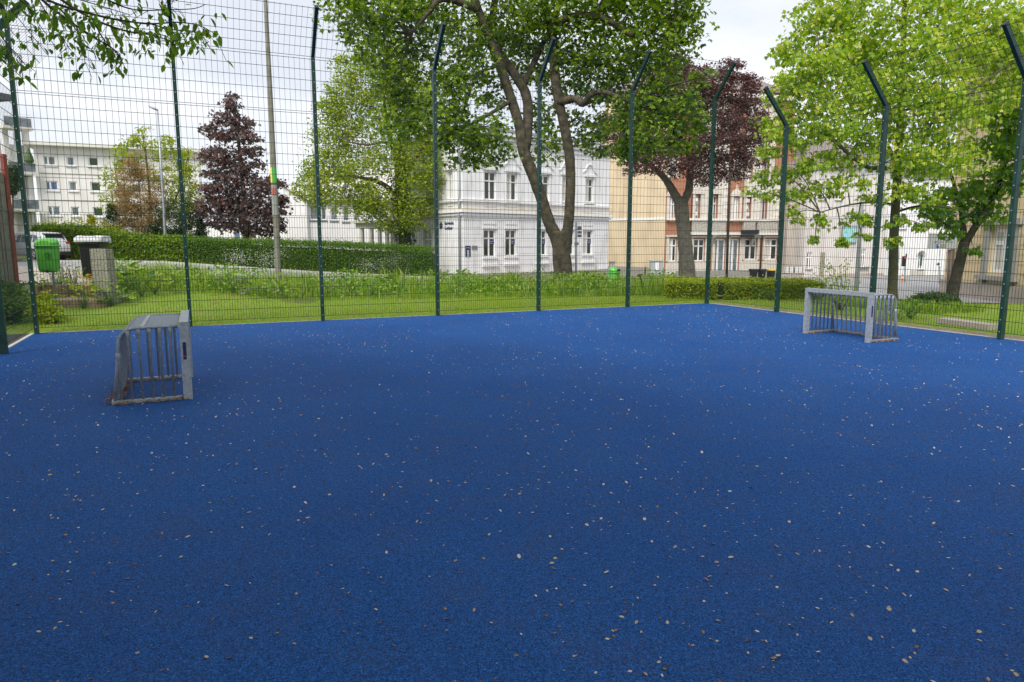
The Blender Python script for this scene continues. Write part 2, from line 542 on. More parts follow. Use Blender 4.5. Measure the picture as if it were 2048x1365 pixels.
# ------------------------------------------------------------------ ground, court, roads
def sheet(name, fa, fb, nu, nv, m, dz, kind='structure', A=None, B=None):
    """ruled sheet between two polylines of (X, Y), laid on the terrain"""
    def along(poly, s):
        poly = np.asarray(poly, float)
        q = s * (len(poly) - 1)
        i = min(int(q), len(poly) - 2)
        return poly[i] + (poly[i + 1] - poly[i]) * (q - i)
    V = []
    for i in range(nu + 1):
        a, b = along(fa, i / nu), along(fb, i / nu)
        for j in range(nv + 1):
            p = a + (b - a) * j / nv
            V.append((p[0], p[1], gz(p[0], p[1]) + dz))
    idx = np.array([[i * (nv + 1) + j, (i + 1) * (nv + 1) + j, (i + 1) * (nv + 1) + j + 1, i * (nv + 1) + j + 1] for i in range(nu) for j in range(nv)])
    mb = MB()
    mb.addn(V, idx)
    return tag(mb.build(name, m, smooth=True), kind=kind)

xs = np.concatenate([np.linspace(-700, -75, 6)[:-1], np.linspace(-75, 75, 76), np.linspace(75, 700, 6)[1:]])
ys = np.concatenate([np.linspace(-60, 10, 8)[:-1], np.linspace(10, 82, 73), np.linspace(82, 1200, 6)[1:]])
mb = MB()
V = [(x, y, gz(x, y) - .030) for y in ys for x in xs]
nx = len(xs)
mb.addn(V, np.array([[j * nx + i, j * nx + i + 1, (j + 1) * nx + i + 1, (j + 1) * nx + i] for j in range(len(ys) - 1) for i in range(nx - 1)]))
tag(mb.build('ground', M['soil'], smooth=True), kind='structure')

mb = MB()                                    # the court: one blue sheet with an edge, up to the fences
cx0, cx1, cy0, cy1 = -14.98, .10, -30.0, .08
mb.box((cx0, cy0, -.06), (cx1, cy1, 0.0), (C0, EX, EY, np.array([0, 0, 1.])))
tag(mb.build('court_surface', M['court']), kind='structure')
mb = MB()                                    # pale concrete edging round it
fr = (C0, EX, EY, np.array([0, 0, 1.]))
mb.box((cx1 + .003, cy0, -.06), (cx1 + .063, cy1 + .063, .004), fr)
mb.box((cx0 - .063, cy1 + .003, -.06), (cx1, cy1 + .045, .002), fr)
mb.box((cx0 - .063, cy0, -.06), (cx0 - .003, cy1, .004), fr)
tag(mb.build('court_edging', M['edging']), kind='structure')

def cxy(x, y):
    p = court(x, y)
    return (p[0], p[1])
sheet('lawn', [(-12.5, 10.5), cxy(-15.1, .14), cxy(-7, .14), cxy(.18, .14)], [(-15.5, 16.0), (-9, 19.5), (-2, 22.5), (6.5, 22.6)], 24, 6, M['lawn'], -.014)
sheet('lawn', [cxy(.18, .14), cxy(.18, -8), cxy(.18, -22)], [(6.5, 22.6), (14.0, 23.5), (22, 10)], 24, 8, M['lawn'], -.014)
sheet('gravel_strip', [cxy(-15.06, .06), cxy(-15.06, -16)], [cxy(-16.5, .35), cxy(-17.5, -16)], 12, 2, M['gravel'], -.008)
sheet('road', [(-60, 31), (-22, 30.5), (-12, 30), (0, 29.5), (8, 27), (14.5, 24.6), (18.5, 24)], [(-70, 42.5), (-24, 41.8), (-12, 41), (-2, 41), (6, 47), (17, 60), (62, 62)], 60, 10, M['asphalt'], -.004)
sheet('driveway', [(-20, 19.2), (-9.6, 19.2)], [(-40, 31), (-11.6, 30.4)], 10, 8, M['pavement'], .004)
sheet('pavement', [(-70, 42.5), (-24, 41.8), (-12, 41), (-2, 41), (6, 47), (17, 60)], [(-74, 46), (-25, 45.4), (-12, 44.6), (-4.2, 43.4), (9, 53.5), (17, 63.8)], 50, 3, M['pavement'], .012)
sheet('pavement', [(17, 60), (62, 61)], [(17, 64), (62, 67)], 20, 2, M['pavement'], .012)
sheet('footpath', [(1.2, 27.0), (8.2, 25.2)], [(1.6, 30.2), (9.0, 28.4)], 8, 3, M['pavement'], .016)
mb = MB()                                    # kerb stones along the far pavement and the near road edge
for line in ([(-70, 42.5), (-24, 41.8), (-12, 41), (-2, 41), (6, 47), (17, 60)], [(-60, 31), (-22, 30.5), (-12.0, 30)]):
    for a, b in zip(line[:-1], line[1:]):
        n = max(2, int(math.dist(a, b) / 2))
        for i in range(n):
            p, q = (a[0] + (b[0] - a[0]) * i / n, a[1] + (b[1] - a[1]) * i / n), (a[0] + (b[0] - a[0]) * (i + 1) / n, a[1] + (b[1] - a[1]) * (i + 1) / n)
            mb.bars([(p[0], p[1], gz(*p) + .03)], [(q[0], q[1], gz(*q) + .03)], .15, .16)
tag(mb.build('kerb', M['kerb']), kind='structure')
mb = MB()
for a, b in (((11.5, 32.0), (17.5, 31.2)), ((15, 38), (22, 36.5))):
    for k in range(3):
        p = np.array(a) + (np.array(b) - np.array(a)) * (k / 3)
        q = np.array(a) + (np.array(b) - np.array(a)) * ((k + .6) / 3)
        d = np.array([.06, .22])
        pts = [(*(p - d / 2), 0), (*(q - d / 2), 0), (*(q + d / 2), 0), (*(p + d / 2), 0)]
        mb.add([(x, y, gz(x, y) + .006) for x, y, _ in pts], [(0, 1, 2, 3)])
tag(mb.build('road_markings', M['marking']), kind='structure')
sheet('bare_soil', [cxy(.17, .1), cxy(.17, -8), cxy(.17, -20)], [cxy(.62, .1), cxy(.70, -8), cxy(.60, -20)], 30, 2, groundmat('bare_soil', [(.3, (.17, .14, .11)), (.7, (.26, .22, .17))], 5, 60, .3, .8), -.004)
mb = MB()                                    # kerb-like stone strip in the grass beyond the right fence
mb.bars([W(1885, 641, 14.0)], [W(1990, 655, 12.9)], .32, .10)
tag(mb.build('stone_edging', M['pavement']), kind='structure')

# ------------------------------------------------------------------ fences
WZ = [.10, 2.12, 4.16, 5.20]
def mesh_wires(mb, P, Q, z0, z1, step, hz, arm=None, thick=.0042):
    """welded mesh between two posts: P, Q foot points; with arm the panel runs up the cranked arm"""
    d = Q - P
    L_ = np.linalg.norm(d)
    nv = int(round(L_ / step))
    s = (np.arange(nv) + .5) / nv
    up_ = np.array([0, 0, 1.])
    e, base = (up_, 0) if arm is None else (arm[1], arm[0])
    off = np.array([0, 0, 0.]) if arm is None else np.array([0, 0, base])
    A = P + d * s[:, None] + off + e * (z0 - .0)
    B = P + d * s[:, None] + off + e * (z1 + .025)
    mb.bars(A, B, thick)
    hh = np.arange(z0, z1 + .01, hz)
    mb.bars(P + off + e * hh[:, None] + d * .008, Q + off + e * hh[:, None] - d * .008, .0076)
def fence(name, label, n, foot, inward, along, top, skip=False, thick=.0044):
    """foot(i) = post foot; inward unit vector; top = height of the crank"""
    root = empty(name, foot(0), label, 'fence')
    arm = inward * .66 + np.array([0, 0, .74])
    arm /= np.linalg.norm(arm)
    side = along
    for i in range(1 if skip else 0, n + 1):
        p = foot(i)
        mb = MB()
        pc = p + inward * .055
        fr_ = (pc, side, inward, np.array([0, 0, 1.]))
        mb.box((-.032, -.05, -.3), (.032, .05, top), fr_)
        nrm = np.cross(side, arm)
        nrm /= np.linalg.norm(nrm)
        if nrm @ inward < 0: nrm = -nrm
        # cranked arm, mitred where it meets the post
        o = pc + np.array([0, 0, top])
        a0 = [o + side * sx * .032 + inward * sy * .05 + np.array([0, 0, 0.]) for sx, sy in ((-1, -1), (1, -1), (1, 1), (-1, 1))]
        a1 = [o + arm * 1.0 + side * sx * .032 + nrm * sy * .045 for sx, sy in ((-1, -1), (1, -1), (1, 1), (-1, 1))]
        mb.add(a0 + a1, [(3, 2, 1, 0), (4, 5, 6, 7), (0, 1, 5, 4), (1, 2, 6, 5), (2, 3, 7, 6), (3, 0, 4, 7)])
        post = mb.build('fence_post', M['post'], root)
        cb = MB()
        cb.box((-.036, -.05, 1.0), (.036, .05, 1.018), (o, side, nrm, arm))
        cb.build('post_cap', M['black'], post)
        bb = MB()
        zs = [z for z in np.arange(.13, top - .05, .2)]
        for z in zs:
            for dx in (-.008,):
                bb.box((dx, .0512, z - .008), (dx + .016, .057, z + .008), fr_)
        bb.build('bolt_row', M['bolt'], post)
    for i in range(n):
        P, Q = foot(i) - inward * .004, foot(i + 1) - inward * .004
        levels = [(.10, 2.10, .05), (2.14, 4.14, .10)] + ([(4.18, 5.18, .10)] if top > 5 else [])
        for z0, z1, st in levels:
            mb = MB()
            mesh_wires(mb, P, Q, z0, z1, st, .2, None, thick)
            mb.build('mesh_panel', M['wire'], root)
        mb = MB()
        mesh_wires(mb, P + inward * .05, Q + inward * .05, .02, .98, .10, .192, (top, arm), thick)
        mb.build('crank_panel', M['wire'], root)
    return root
BAY = 2.488
fence('ball_fence', 'tall dark green mesh ball fence along the far side of the court, seven cranked posts', 6,
      lambda i: court((i - 6) * BAY, .03), -EY, EX, 5.20)
fence('ball_fence', 'green mesh ball fence behind the right goal, its cranked tops leaning over the court', 8,
      lambda i: court(.04, -i * 2.497), -EX, -EY, 4.20, skip=True)
fence('ball_fence', 'green mesh ball fence at the left court edge in front of the grey shed', 5,
      lambda i: court(-14.955, -i * 2.497), EX, -EY, 4.20, skip=True, thick=.0028)

# ------------------------------------------------------------------ goals
def make_goal(name, label):
    root = empty(name, (0, 0, 0), label, 'football goal', 'galvanised mini goals on the court')
    hw, ht, dp = .64, .81, .68
    for s in (-1, 1):
        mb = MB()
        mb.box((-.043, s * hw - .032, 0), (.043, s * hw + .032, ht - .067), None)
        mb.build('goal_post', M['galv'], root, True)
    mb = MB()
    mb.prism([(-hw - .032, ht - .066), (hw + .032, ht - .066), (hw + .032, ht), (-hw - .032, ht)], (-.043, .043),
             (np.zeros(3), np.array([0, 1., 0]), np.array([0, 0, 1.]), np.array([1., 0, 0])))
    mb.build('crossbar', M['galv'], root, True)
    prof = [(-.06, .765), (-.22, .764), (-.40, .762)] + [(-.45 - .15 * sin(a), .61 + .15 * cos(a)) for a in np.linspace(.2, 1.35, 6)] + [(-.635, .32), (-dp + .01, .03)]
    P = np.array([[x, 0, z] for x, z in prof])
    for s in (-1, 1):
        mb = MB()
        mb.tube(P + np.array([0, s * (hw - .01), 0]), .0165, 8)
        mb.build('side_rail', M['galvdark'], root, True, True)
        mb = MB()
        for k in range(6):
            xt = xb = -.13 - k * .096
            zt = float(np.interp(-xt, [-q[0] for q in prof], [q[1] for q in prof])) - .008
            mb.tube([(xt, s * (hw - .01), zt), (xt, s * (hw - .01), zt - .05), (xb, s * (hw - .01), zt - .11), (xb, s * (hw - .01), .035)], [.024, .021, .0135, .0125], 8)
        mb.build('side_grille', M['galvdark'], root, True, True)
        mb = MB()
        mb.box((-dp - .02, s * (hw - .01) - .02, 0), (-.061, s * (hw - .01) + .02, .035))
        mb.build('base_rail', M['galv'], root, True)
    mb = MB()
    mb.box((-dp - .02, -hw + .035, 0), (-dp + .02, hw - .035, .034))
    mb.build('base_rail', M['galv'], root, True)
    mb = MB()                                # bars run along the roof, over the curve and down the back
    nb = 13
    for k in range(1, nb):
        y = -hw + 2 * hw * k / nb
        pts = P + np.array([0, y, 0])
        mb.tube(pts[4:], [.017, .017, .016, .0145, .0135, .013, .0125][:len(pts) - 4], 8)
        for a, b in zip(pts[:4], pts[1:5]):
            mb.bars([a], [b], .075, .010)
    mb.build('roof_and_back_grille', M['galvdark'], root, True, False)
    mb = MB()
    mb.box((-.40, -hw + .04, .764), (-.365, hw - .04, .777))
    mb.build('roof_strip', M['galv'], root, True)
    return root
gl = make_goal('mini_goal', 'galvanised mini goal on the left of the court, its barred side facing the viewer')
gr = copy_tree(gl)
gr['label'] = 'galvanised steel mini goal by the right fence, its open front facing left'
gl.location = Vector(court(-12.42, -6.15)); gl.rotation_euler.z = YAW
gr.location = Vector(court(-2.37, -6.20)); gr.rotation_euler.z = YAW + pi
for g in (gl, gr):                           # maker's sticker on one post
    mb = MB()
    yy = -.6735 if g is gl else .6735
    mb.box((-.02, yy - .002, .42), (.012, yy + .002, .60))
    st = mb.build('sticker', M['sticker'], g, True)
    mb = MB()
    yo = yy + (-.004 if yy < 0 else .004)
    mb.box((-.014, yo - .001, .445), (.006, yo + .001, .462))
    mb.build('sticker_mark', M['red'], st, True)

# ------------------------------------------------------------------ loose litter on the court
def scatter_leaves(name, P, size, m, flat=.25, tmpl=None):
    T = np.array([(0, -.5, 0), (.28, -.25, .03), (.30, .15, .05), (0, .5, .02), (-.30, .15, .05), (-.28, -.25, .03)]) if tmpl is None else tmpl
    n = len(P)
    a = rng.uniform(0, 2 * pi, n)
    tx, ty = rng.normal(0, flat, n), rng.normal(0, flat, n)
    S = size if np.ndim(size) else np.full(n, size)
    x = T[None, :, 0] * np.cos(a)[:, None] - T[None, :, 1] * np.sin(a)[:, None]
    y = T[None, :, 0] * np.sin(a)[:, None] + T[None, :, 1] * np.cos(a)[:, None]
    z = T[None, :, 2] + x * tx[:, None] + y * ty[:, None]
    z = z - z.min(1)[:, None]
    V = np.stack([x * S[:, None] + P[:, :1], y * S[:, None] + P[:, 1:2], z * S[:, None] + P[:, 2:3]], -1)
    k = len(T)
    mb = MB()
    mb.addn(V.reshape(-1, 3), np.arange(n * k).reshape(n, k))
    return mb.build(name, m)
petal = leafmat('petal', [(.64, .53, .40), (.50, .37, .24), (.72, .62, .49), (.34, .20, .09), (.60, .53, .45)], .15, .8, (1, 1, .9))
brownl = leafmat('brown_leaf', [(.15, .07, .03), (.27, .14, .06), (.38, .22, .10), (.12, .08, .05), (.24, .12, .05)], .1, .9, (1, 1, .8))
def court_points(n, px0, px1, d0, d1):
    """spread over the court in plan, denser near the viewer's side"""
    out = []
    while len(out) < n:
        X, Y = rng.uniform(-9, 9), d0 + (d1 - d0) * rng.uniform(0, 1) ** 1.25
        p = np.array([X, Y, 0]) - C0
        u, v = p @ EX, p @ EY
        if cx0 + .1 < u < cx1 - .1 and v < -.1 and abs(X) < .80 * Y + .4:
            out.append((X, Y, .001))
    return np.array(out)
P = court_points(7000, 0, 0, 1.7, 17.5)
P = P[np.sin(P[:, 0] * 1.7) + np.sin(P[:, 1] * 1.3 + P[:, 0] * .7 + 2) + rng.normal(0, 1.6, len(P)) > -.7]
tag(scatter_leaves('fallen_petals', P, rng.uniform(.010, .026, len(P)) * rng.choice([.7, 1, 1, 1.25], len(P)), petal), 'pale dry seed scales and petals scattered over the blue court', 'leaf litter', kind='stuff')
P = court_points(5000, 0, 0, 1.7, 13)
keep = np.sin(P[:, 0] * 2.3 + 1) + np.sin(P[:, 1] * 3.1 + P[:, 0]) + rng.normal(0, 1.0, len(P)) > .1
P = P[keep]
tag(scatter_leaves('fallen_leaves', P, rng.uniform(.006, .023, len(P)), brownl), 'small brown crumbs of dead leaves on the blue court', 'leaf litter', kind='stuff')
def litter_line(a, b, wdt, n, hz=.012):
    s = rng.uniform(0, 1, n)[:, None]
    p = np.array(a) * (1 - s) + np.array(b) * s
    d = np.array(b) - np.array(a)
    d /= np.linalg.norm(d)
    nrm = np.array([-d[1], d[0], 0])
    q = p + nrm * rng.normal(0, wdt, n)[:, None]
    q[:, 2] = np.abs(rng.normal(0, hz, n)) + .001
    return q
Q = []
for g, cx_, sgn, cyy in ((gl, -12.42, 1, -6.15), (gr, -2.37, -1, -6.20)):
    bx = cx_ - sgn * .68
    for s in (-1, 1):
        Q.append(litter_line(court(bx, cyy + s * .63), court(cx_, cyy + s * .63), .045, 900))
    Q.append(litter_line(court(bx, cyy - .63), court(bx, cyy + .63), .05, 1200))
Q.append(litter_line(court(-15, -.02), court(-6, -.02), .04, 700, .006))
Q.append(litter_line(court(.02, 0), court(.02, -9), .03, 150, .006))
Q = np.concatenate(Q)
tag(scatter_leaves('leaf_litter', Q, rng.uniform(.008, .022, len(Q)), brownl, .4), 'brown leaf litter drifted against the goal rails and the fence line', 'leaf litter', kind='stuff')

# ------------------------------------------------------------------ buildings
UZ = np.array([0, 0, 1.])
class Wall:
    """vertical wall plane from p0 to p1 (plan), seen with p0 on the left"""
    def __init__(s, p0, p1):
        s.p0 = np.array([p0[0], p0[1], 0.]); s.p1 = np.array([p1[0], p1[1], 0.])
        d = s.p1 - s.p0
        s.len = float(np.linalg.norm(d))
        s.u = d / s.len
        s.n = np.array([s.u[1], -s.u[0], 0.])
    def uz(s, px, py):
        d = ray(px, py)
        A = np.array([[d[0], -s.u[0]], [d[1], -s.u[1]]])
        t, u = np.linalg.solve(A, s.p0[:2] - CAM[:2])
        return float(u), float(H + d[2] * t)
    def px(s, x0, y0, x1, y1):               # photo rectangle -> (u0,u1,z0,z1)
        xm, ym = (x0 + x1) / 2, (y0 + y1) / 2
        return (s.uz(x0, ym)[0], s.uz(x1, ym)[0], s.uz(xm, y1)[1], s.uz(xm, y0)[1])
    def pt(s, u, z, n=0.):
        return s.p0 + s.u * u + s.n * n + UZ * z
    def fr(s):
        return (s.p0, s.u, s.n, UZ)
    def box(s, mb, u0, u1, z0, z1, n0, n1):
        mb.box((u0, n0, z0), (u1, n1, z1), s.fr())
    def face(s, mb, z0, z1, holes=(), u0=0., u1=None, depth=.20):
        u1 = s.len if u1 is None else u1
        us = sorted({u0, u1} | {h for q in holes for h in q[:2] if u0 < h < u1})
        zs = sorted({z0, z1} | {h for q in holes for h in q[2:4] if z0 < h < z1})
        for a, b in zip(us[:-1], us[1:]):
            for c, d in zip(zs[:-1], zs[1:]):
                mu, mz = (a + b) / 2, (c + d) / 2
                if any(q[0] < mu < q[1] and q[2] < mz < q[3] for q in holes):
                    continue
                mb.add([s.pt(a, c), s.pt(b, c), s.pt(b, d), s.pt(a, d)], [(0, 1, 2, 3)])
        for q in holes:
            a, b, c, d = q[:4]
            for A, B in (((a, c), (b, c)), ((b, c), (b, d)), ((b, d), (a, d)), ((a, d), (a, c))):
                mb.add([s.pt(*A), s.pt(*B), s.pt(*B, -depth), s.pt(*A, -depth)], [(3, 2, 1, 0)])
    def window(s, root, q, kind='cross', pane='pane', frame='white', depth=.16, sill=None, fw_=.07, curtain=None, name='window'):
        a, b, c, d = q[:4]
        mb = MB()
        e = .002
        A, B, C_, D = a + e, b - e, c + e, d - e
        s.box(mb, A, A + fw_, C_, D, -depth, -depth + .06)
        s.box(mb, B - fw_, B, C_, D, -depth, -depth + .06)
        s.box(mb, A + fw_, B - fw_, C_, C_ + fw_, -depth, -depth + .06)
        s.box(mb, A + fw_, B - fw_, D - fw_, D, -depth, -depth + .06)
        m_ = (a + b) / 2
        zt = c + (d - c) * .68
        if kind in ('cross', 'mull', 'two'):
            mm = m_ if kind != 'two' else a + (b - a) * .36
            s.box(mb, mm - fw_ * .7, mm + fw_ * .7, C_ + fw_, D - fw_, -depth + .004, -depth + .064)
        if kind in ('cross', 'trans'):
            s.box(mb, A + fw_, B - fw_, zt - fw_ * .6, zt + fw_ * .6, -depth + .008, -depth + .070)
        f = mb.build(name, M[frame], root)
        pb = MB()
        s.box(pb, A + .02, B - .02, C_ + .02, D - .02, -depth + .01, -depth + .03)
        pb.build('pane', M[pane], f)
        if curtain:
            k = MB()
            s.box(k, A + fw_, A + (B - A) * curtain, C_ + fw_, D - fw_, -depth + .031, -depth + .036)
            k.build('curtain', M['curtain'], f)
        if sill:
            k = MB()
            s.box(k, a - .10, b + .10, c - .11, c - .001, -.02, .10)
            k.build('sill', M[sill], f)
        return f
def solid(mb, corners, z0, z1, skip=()):
    """plain walls between plan corners (except skipped sides) and a top"""
    n = len(corners)
    for i in range(n):
        if i in skip: continue
        a, b = corners[i], corners[(i + 1) % n]
        mb.add([(*a, z0), (*b, z0), (*b, z1), (*a, z1)], [(0, 1, 2, 3)])
    mb.add([(*c, z1) for c in corners], [tuple(range(n))])
def hip(mb, corners, z0, h, over=.4):
    c = np.array(corners, float)
    m_ = c.mean(0)
    o = m_ + (c - m_) * (1 + over / np.linalg.norm(c - m_, axis=1).mean())
    r0, r1 = (c[0] + c[3]) / 2 * .55 + m_ * .45, (c[1] + c[2]) / 2 * .55 + m_ * .45
    V = [(*p, z0) for p in o] + [(*r0, z0 + h), (*r1, z0 + h)]
    mb.add(V, [(0, 1, 5, 4), (1, 2, 5), (2, 3, 4, 5), (3, 0, 4), (3, 2, 1, 0)])

# ---- white villa
B_, A_, C_ = np.array([-3.05, 44.0]), np.array([-7.6, 50.55]), np.array([7.28, 53.0])
D_ = A_ + (C_ - B_)
villa = empty('villa', (*((A_ + C_) / 2), -1.0), 'white two storey stucco villa with navy window signs behind the forked tree', 'building')
wl, wf = Wall(A_, B_), Wall(B_, C_)
zt_v = 8.6
f_up = [wf.px(*q) for q in ((968.5, 344.4, 992, 400), (1012.5, 348, 1033.5, 401), (1077, 351, 1098, 403), (1124, 354, 1142, 404), (1170.5, 358, 1186, 405))]
f_lo = [wf.px(*q) for q in ((967.6, 459.6, 990.8, 514), (1011, 460, 1032.5, 512.5), (1075, 461, 1093, 511), (1127, 461.3, 1147.5, 510), (1166, 461.5, 1184.5, 509.5))]
l_up = [wl.px(*q) for q in ((848, 346, 859, 404), (895, 344, 906.5, 399))]
l_lo = [wl.px(*q) for q in ((847, 460, 863.5, 520),)]
mb = MB()
wf.face(mb, -1.4, zt_v, f_up + f_lo)
wl.face(mb, -1.4, zt_v, l_up + l_lo)
solid(mb, [tuple(B_), tuple(C_), tuple(D_), tuple(A_)], -1.4, zt_v, skip=(0, 3))
mb.build('wall', M['villawhite'], villa)
vw = {}
for q, cu in zip(f_up, (None, .45, None, .6, .4)): vw[q] = wf.window(villa, q, 'cross', 'pane', curtain=cu)
for i, q in enumerate(f_lo):
    win = vw[q] = wf.window(villa, q, 'cross', 'pane', curtain=.45 if i in (2, 4) else None)
    sg = MB()
    a, b, c, d = q
    zz = c + (d - c) * .66
    um = (a + b) / 2 + .07
    wf.box(sg, um, b - .06, zz - .36, zz - .03, -.095, -.085)
    s_ = sg.build('window_sign', M['navy'], win)
    text('Barmenia', 'lettering', M['trimwhite'], s_, wf.pt(um + .03, zz - .18, -.084), wf.u, UZ, (b - .06 - um) * .19, wf.n)
    text('Gothaer', 'lettering', M['trimwhite'], s_, wf.pt(um + .03, zz - .31, -.084), wf.u, UZ, (b - .06 - um) * .19, wf.n)
for q in l_up + l_lo: vw[q] = wl.window(villa, q, 'cross', 'panegrey', curtain=.5)
for z, h, n_ in ((3.42, .20, .22), (3.24, .12, .12), (4.10, .14, .14), (8.30, .18, .35), (8.05, .12, .2), (7.75, .10, .1)):
    mb = MB()                                # belt courses and cornices run round the corner
    wf.box(mb, -.1, wf.len + .15, z, z + h, .002, n_)
    wl.box(mb, 0, wl.len + n_, z + .002, z + h - .002, .002, n_ - .002)
    mb.build('cornice', M['trimwhite'], villa)
for q in f_up + l_up:
    wv = wf if q in f_up else wl
    mb = MB()
    a, b, c, d = q
    wv.box(mb, a - .14, b + .14, c - .14, c - .02, .002, .16)
    wv.box(mb, a - .12, a - .01, c, d + .12, .002, .05)
    wv.box(mb, b + .01, b + .12, c, d + .12, .002, .05)
    wv.box(mb, a - .18, b + .18, d + .12, d + .26, .002, .14)
    wv.box(mb, a, b, c - .75, c - .70, .002, .05)
    wv.box(mb, a, b, c - .42, c - .38, .002, .05)
    mb.build('window_surround', M['trimwhite'], vw[q])
    m_ = (a + b) / 2
    r = (b - a) * .52
    arc = [(m_ - r * 1.7, d + .42), (m_ - r * 1.35, d + .50)] + [(m_ - r * cos(t), d + .55 + r * 1.05 * sin(t)) for t in np.linspace(.25, pi - .25, 11)] + [(m_ + r * 1.35, d + .50), (m_ + r * 1.7, d + .42)]
    mb = MB()
    mb.tube([wv.pt(u, z, .05) for u, z in arc], .065, 6)
    mb.build('hood_moulding', M['trimwhite'], vw[q])
for q in f_lo:
    mb = MB()
    a, b, c, d = q
    wf.box(mb, a - .18, b + .18, c - .62, c - .50, .002, .16)
    wf.box(mb, a - .13, b + .13, c - .12, c - .01, .002, .10)
    wf.box(mb, a - .10, b + .10, d + .06, d + .18, .002, .07)
    wf.box(mb, a - .02, b + .02, d + .34, d + .42, .002, .05)
    mb.build('window_surround', M['trimwhite'], vw[q])
mb = MB()
for wv in (wf, wl):
    for z in np.arange(-.45, 3.1, .42):
        us = [0] + sorted(x for q in (f_lo if wv is wf else l_lo) for x in (q[0] - .2, q[1] + .2)) + [wv.len]
        for a, b in zip(us[0::2], us[1::2]):
            if b > a: wv.box(mb, a, b, z, z + .012, .001, .006)
mb.build('wall_joint', M['villagrey'], villa)
mb = MB()
wf.box(mb, -.02, wf.len, -1.4, -.42, .002, .09); wl.box(mb, 0, wl.len + .09, -1.4, -.42, .002, .09)
mb.build('plinth', M['villagrey'], villa)
mb = MB()
wf.box(mb, -.05, wf.len + .1, 3.62, 3.66, .002, .2); wl.box(mb, 0, wl.len + .15, 3.62, 3.66, .002, .2)
mb.build('ledge_flashing', M['ochre'], villa)
mb = MB()
hip(mb, [B_, C_, D_, A_], zt_v, 1.0, .3)
mb.build('roof', M['roof'], villa)
mb = MB()
mb.tube([wl.pt(wl.len - .25, -.9, .14), wl.pt(wl.len - .25, 7.6, .14)], .07, 8)
mb.build('downpipe', M['steelgrey'], villa, smooth=True)
# wall signs of the villa
a, b, c, d = wl.px(889.5, 443, 911, 459.5)
mb = MB()
for k in range(8):                           # the star-like mark: eight petals
    t = k * pi / 4 + pi / 8
    q0, q1 = wl.px(878.5, 443.5, 886.5, 459.5)[0:2], wl.px(878.5, 443.5, 886.5, 459.5)[2:4]
    cu, cz, R = (q0[0] + q0[1]) / 2, (q1[0] + q1[1]) / 2, (q1[1] - q1[0]) / 2
    du, dz = cos(t), sin(t)
    poly = [(cu + .12 * R * du, cz + .12 * R * dz), (cu + .6 * R * du - .2 * R * dz, cz + .6 * R * dz + .2 * R * du), (cu + R * du, cz + R * dz), (cu + .6 * R * du + .2 * R * dz, cz + .6 * R * dz - .2 * R * du)]
    mb.prism(poly, (.01, .03), (wl.p0, wl.u, UZ, wl.n))
lg = mb.build('wall_logo', M['navytext'], villa)
text('Barmenia', 'wall_lettering', M['navytext'], villa, wl.pt(a, (c + d) / 2 + .05, .02), wl.u, UZ, (b - a) * .225, wl.n, ext=.01)
text('Gothaer', 'wall_lettering', M['navytext'], villa, wl.pt(a, c, .02), wl.u, UZ, (b - a) * .225, wl.n, ext=.01)
a, b, c, d = wf.px(927.5, 492, 937.5, 514)
mb = MB(); wf.box(mb, a + .12, b + .12, c, d, .005, .035)
s_ = mb.build('info_board', M['navy'], villa)
text('Barmenia', 'lettering', M['trimwhite'], s_, wf.pt(a + .17, d - .15, .037), wf.u, UZ, (b - a) * .20, wf.n)
mb = MB()
for k in range(9):
    wf.box(mb, a + .24, a + .24 + (b - a) * (.35 + .2 * rnd.random()), d - .30 - k * .05, d - .275 - k * .05, .036, .038)
mb.build('small_print', M['trimwhite'], s_)
a, b, c, d = wf.px(941, 492, 952, 500)
mb = MB(); wf.box(mb, a + .1, b + .1, c, d, .005, .03)
s_ = mb.build('brass_plate', M['signgrey'], villa)

# ---- low front wall of the villa garden
gw = Wall((-2.2, 41.9), (6.2, 49.6))
mb = MB()
gw.box(mb, 0, gw.len, -1.3, -.42, -.15, .15)
gw.box(mb, -.03, gw.len + .03, -.42, -.34, -.19, .19)
o = mb.build('garden_wall', M['villagrey'])
tag(o, 'low grey beige garden wall running in front of the white villa', 'wall')

# ---- white house with the pitched roof and its glazed porch
hw = Wall(W(617, 483, 60)[:2], W(830, 483, 60.8)[:2])
p0, p1 = hw.p0[:2], hw.p1[:2]
back = np.array([-2.2, 9.0])
house = empty('house', (*((p0 + p1) / 2), -.2), 'plain white house with a pale pitched roof, half hidden behind the ivy clad tree', 'building')
hq = [hw.px(*q) for q in ((614.5, 412, 628, 440), (642, 413, 652, 440), (661, 414.5, 674.5, 441), (685.5, 416, 698, 443), (707, 416, 719, 442))]
hl = [hw.px(*q) for q in ((617, 484, 632, 497), (665, 483, 678, 497), (688, 483, 700, 497))]
hq[0] = (hq[0][0] + .2, hq[0][1] + .35, hq[0][2], hq[0][3])
hl[0] = (hl[0][0] + .2, hl[0][1] + .2, hl[0][2], hl[0][3])
ze = hw.uz(700, 398)[1]
mb = MB()
hw.face(mb, -1, ze, hq + hl)
solid(mb, [tuple(p0), tuple(p1), tuple(p1 + back), tuple(p0 + back)], -1, ze, skip=(0,))
g0 = W(572, 483, 60.5)[:2]
mid = (p0 + p0 + back) / 2
mb.add([(*p0, ze), (*(p0 + back), ze), (*mid, ze + 2.6)], [(0, 1, 2)])
mb.build('wall', M['housewhite'], house)
for q in hq: hw.window(house, q, 'plain', 'panegrey', sill='steelgrey', depth=.12)
for q in hl: hw.window(house, q, 'plain', 'panegrey', depth=.12)
mb = MB()
m1 = mid + (p1 - p0)
o_ = -hw.n[:2] * -.35
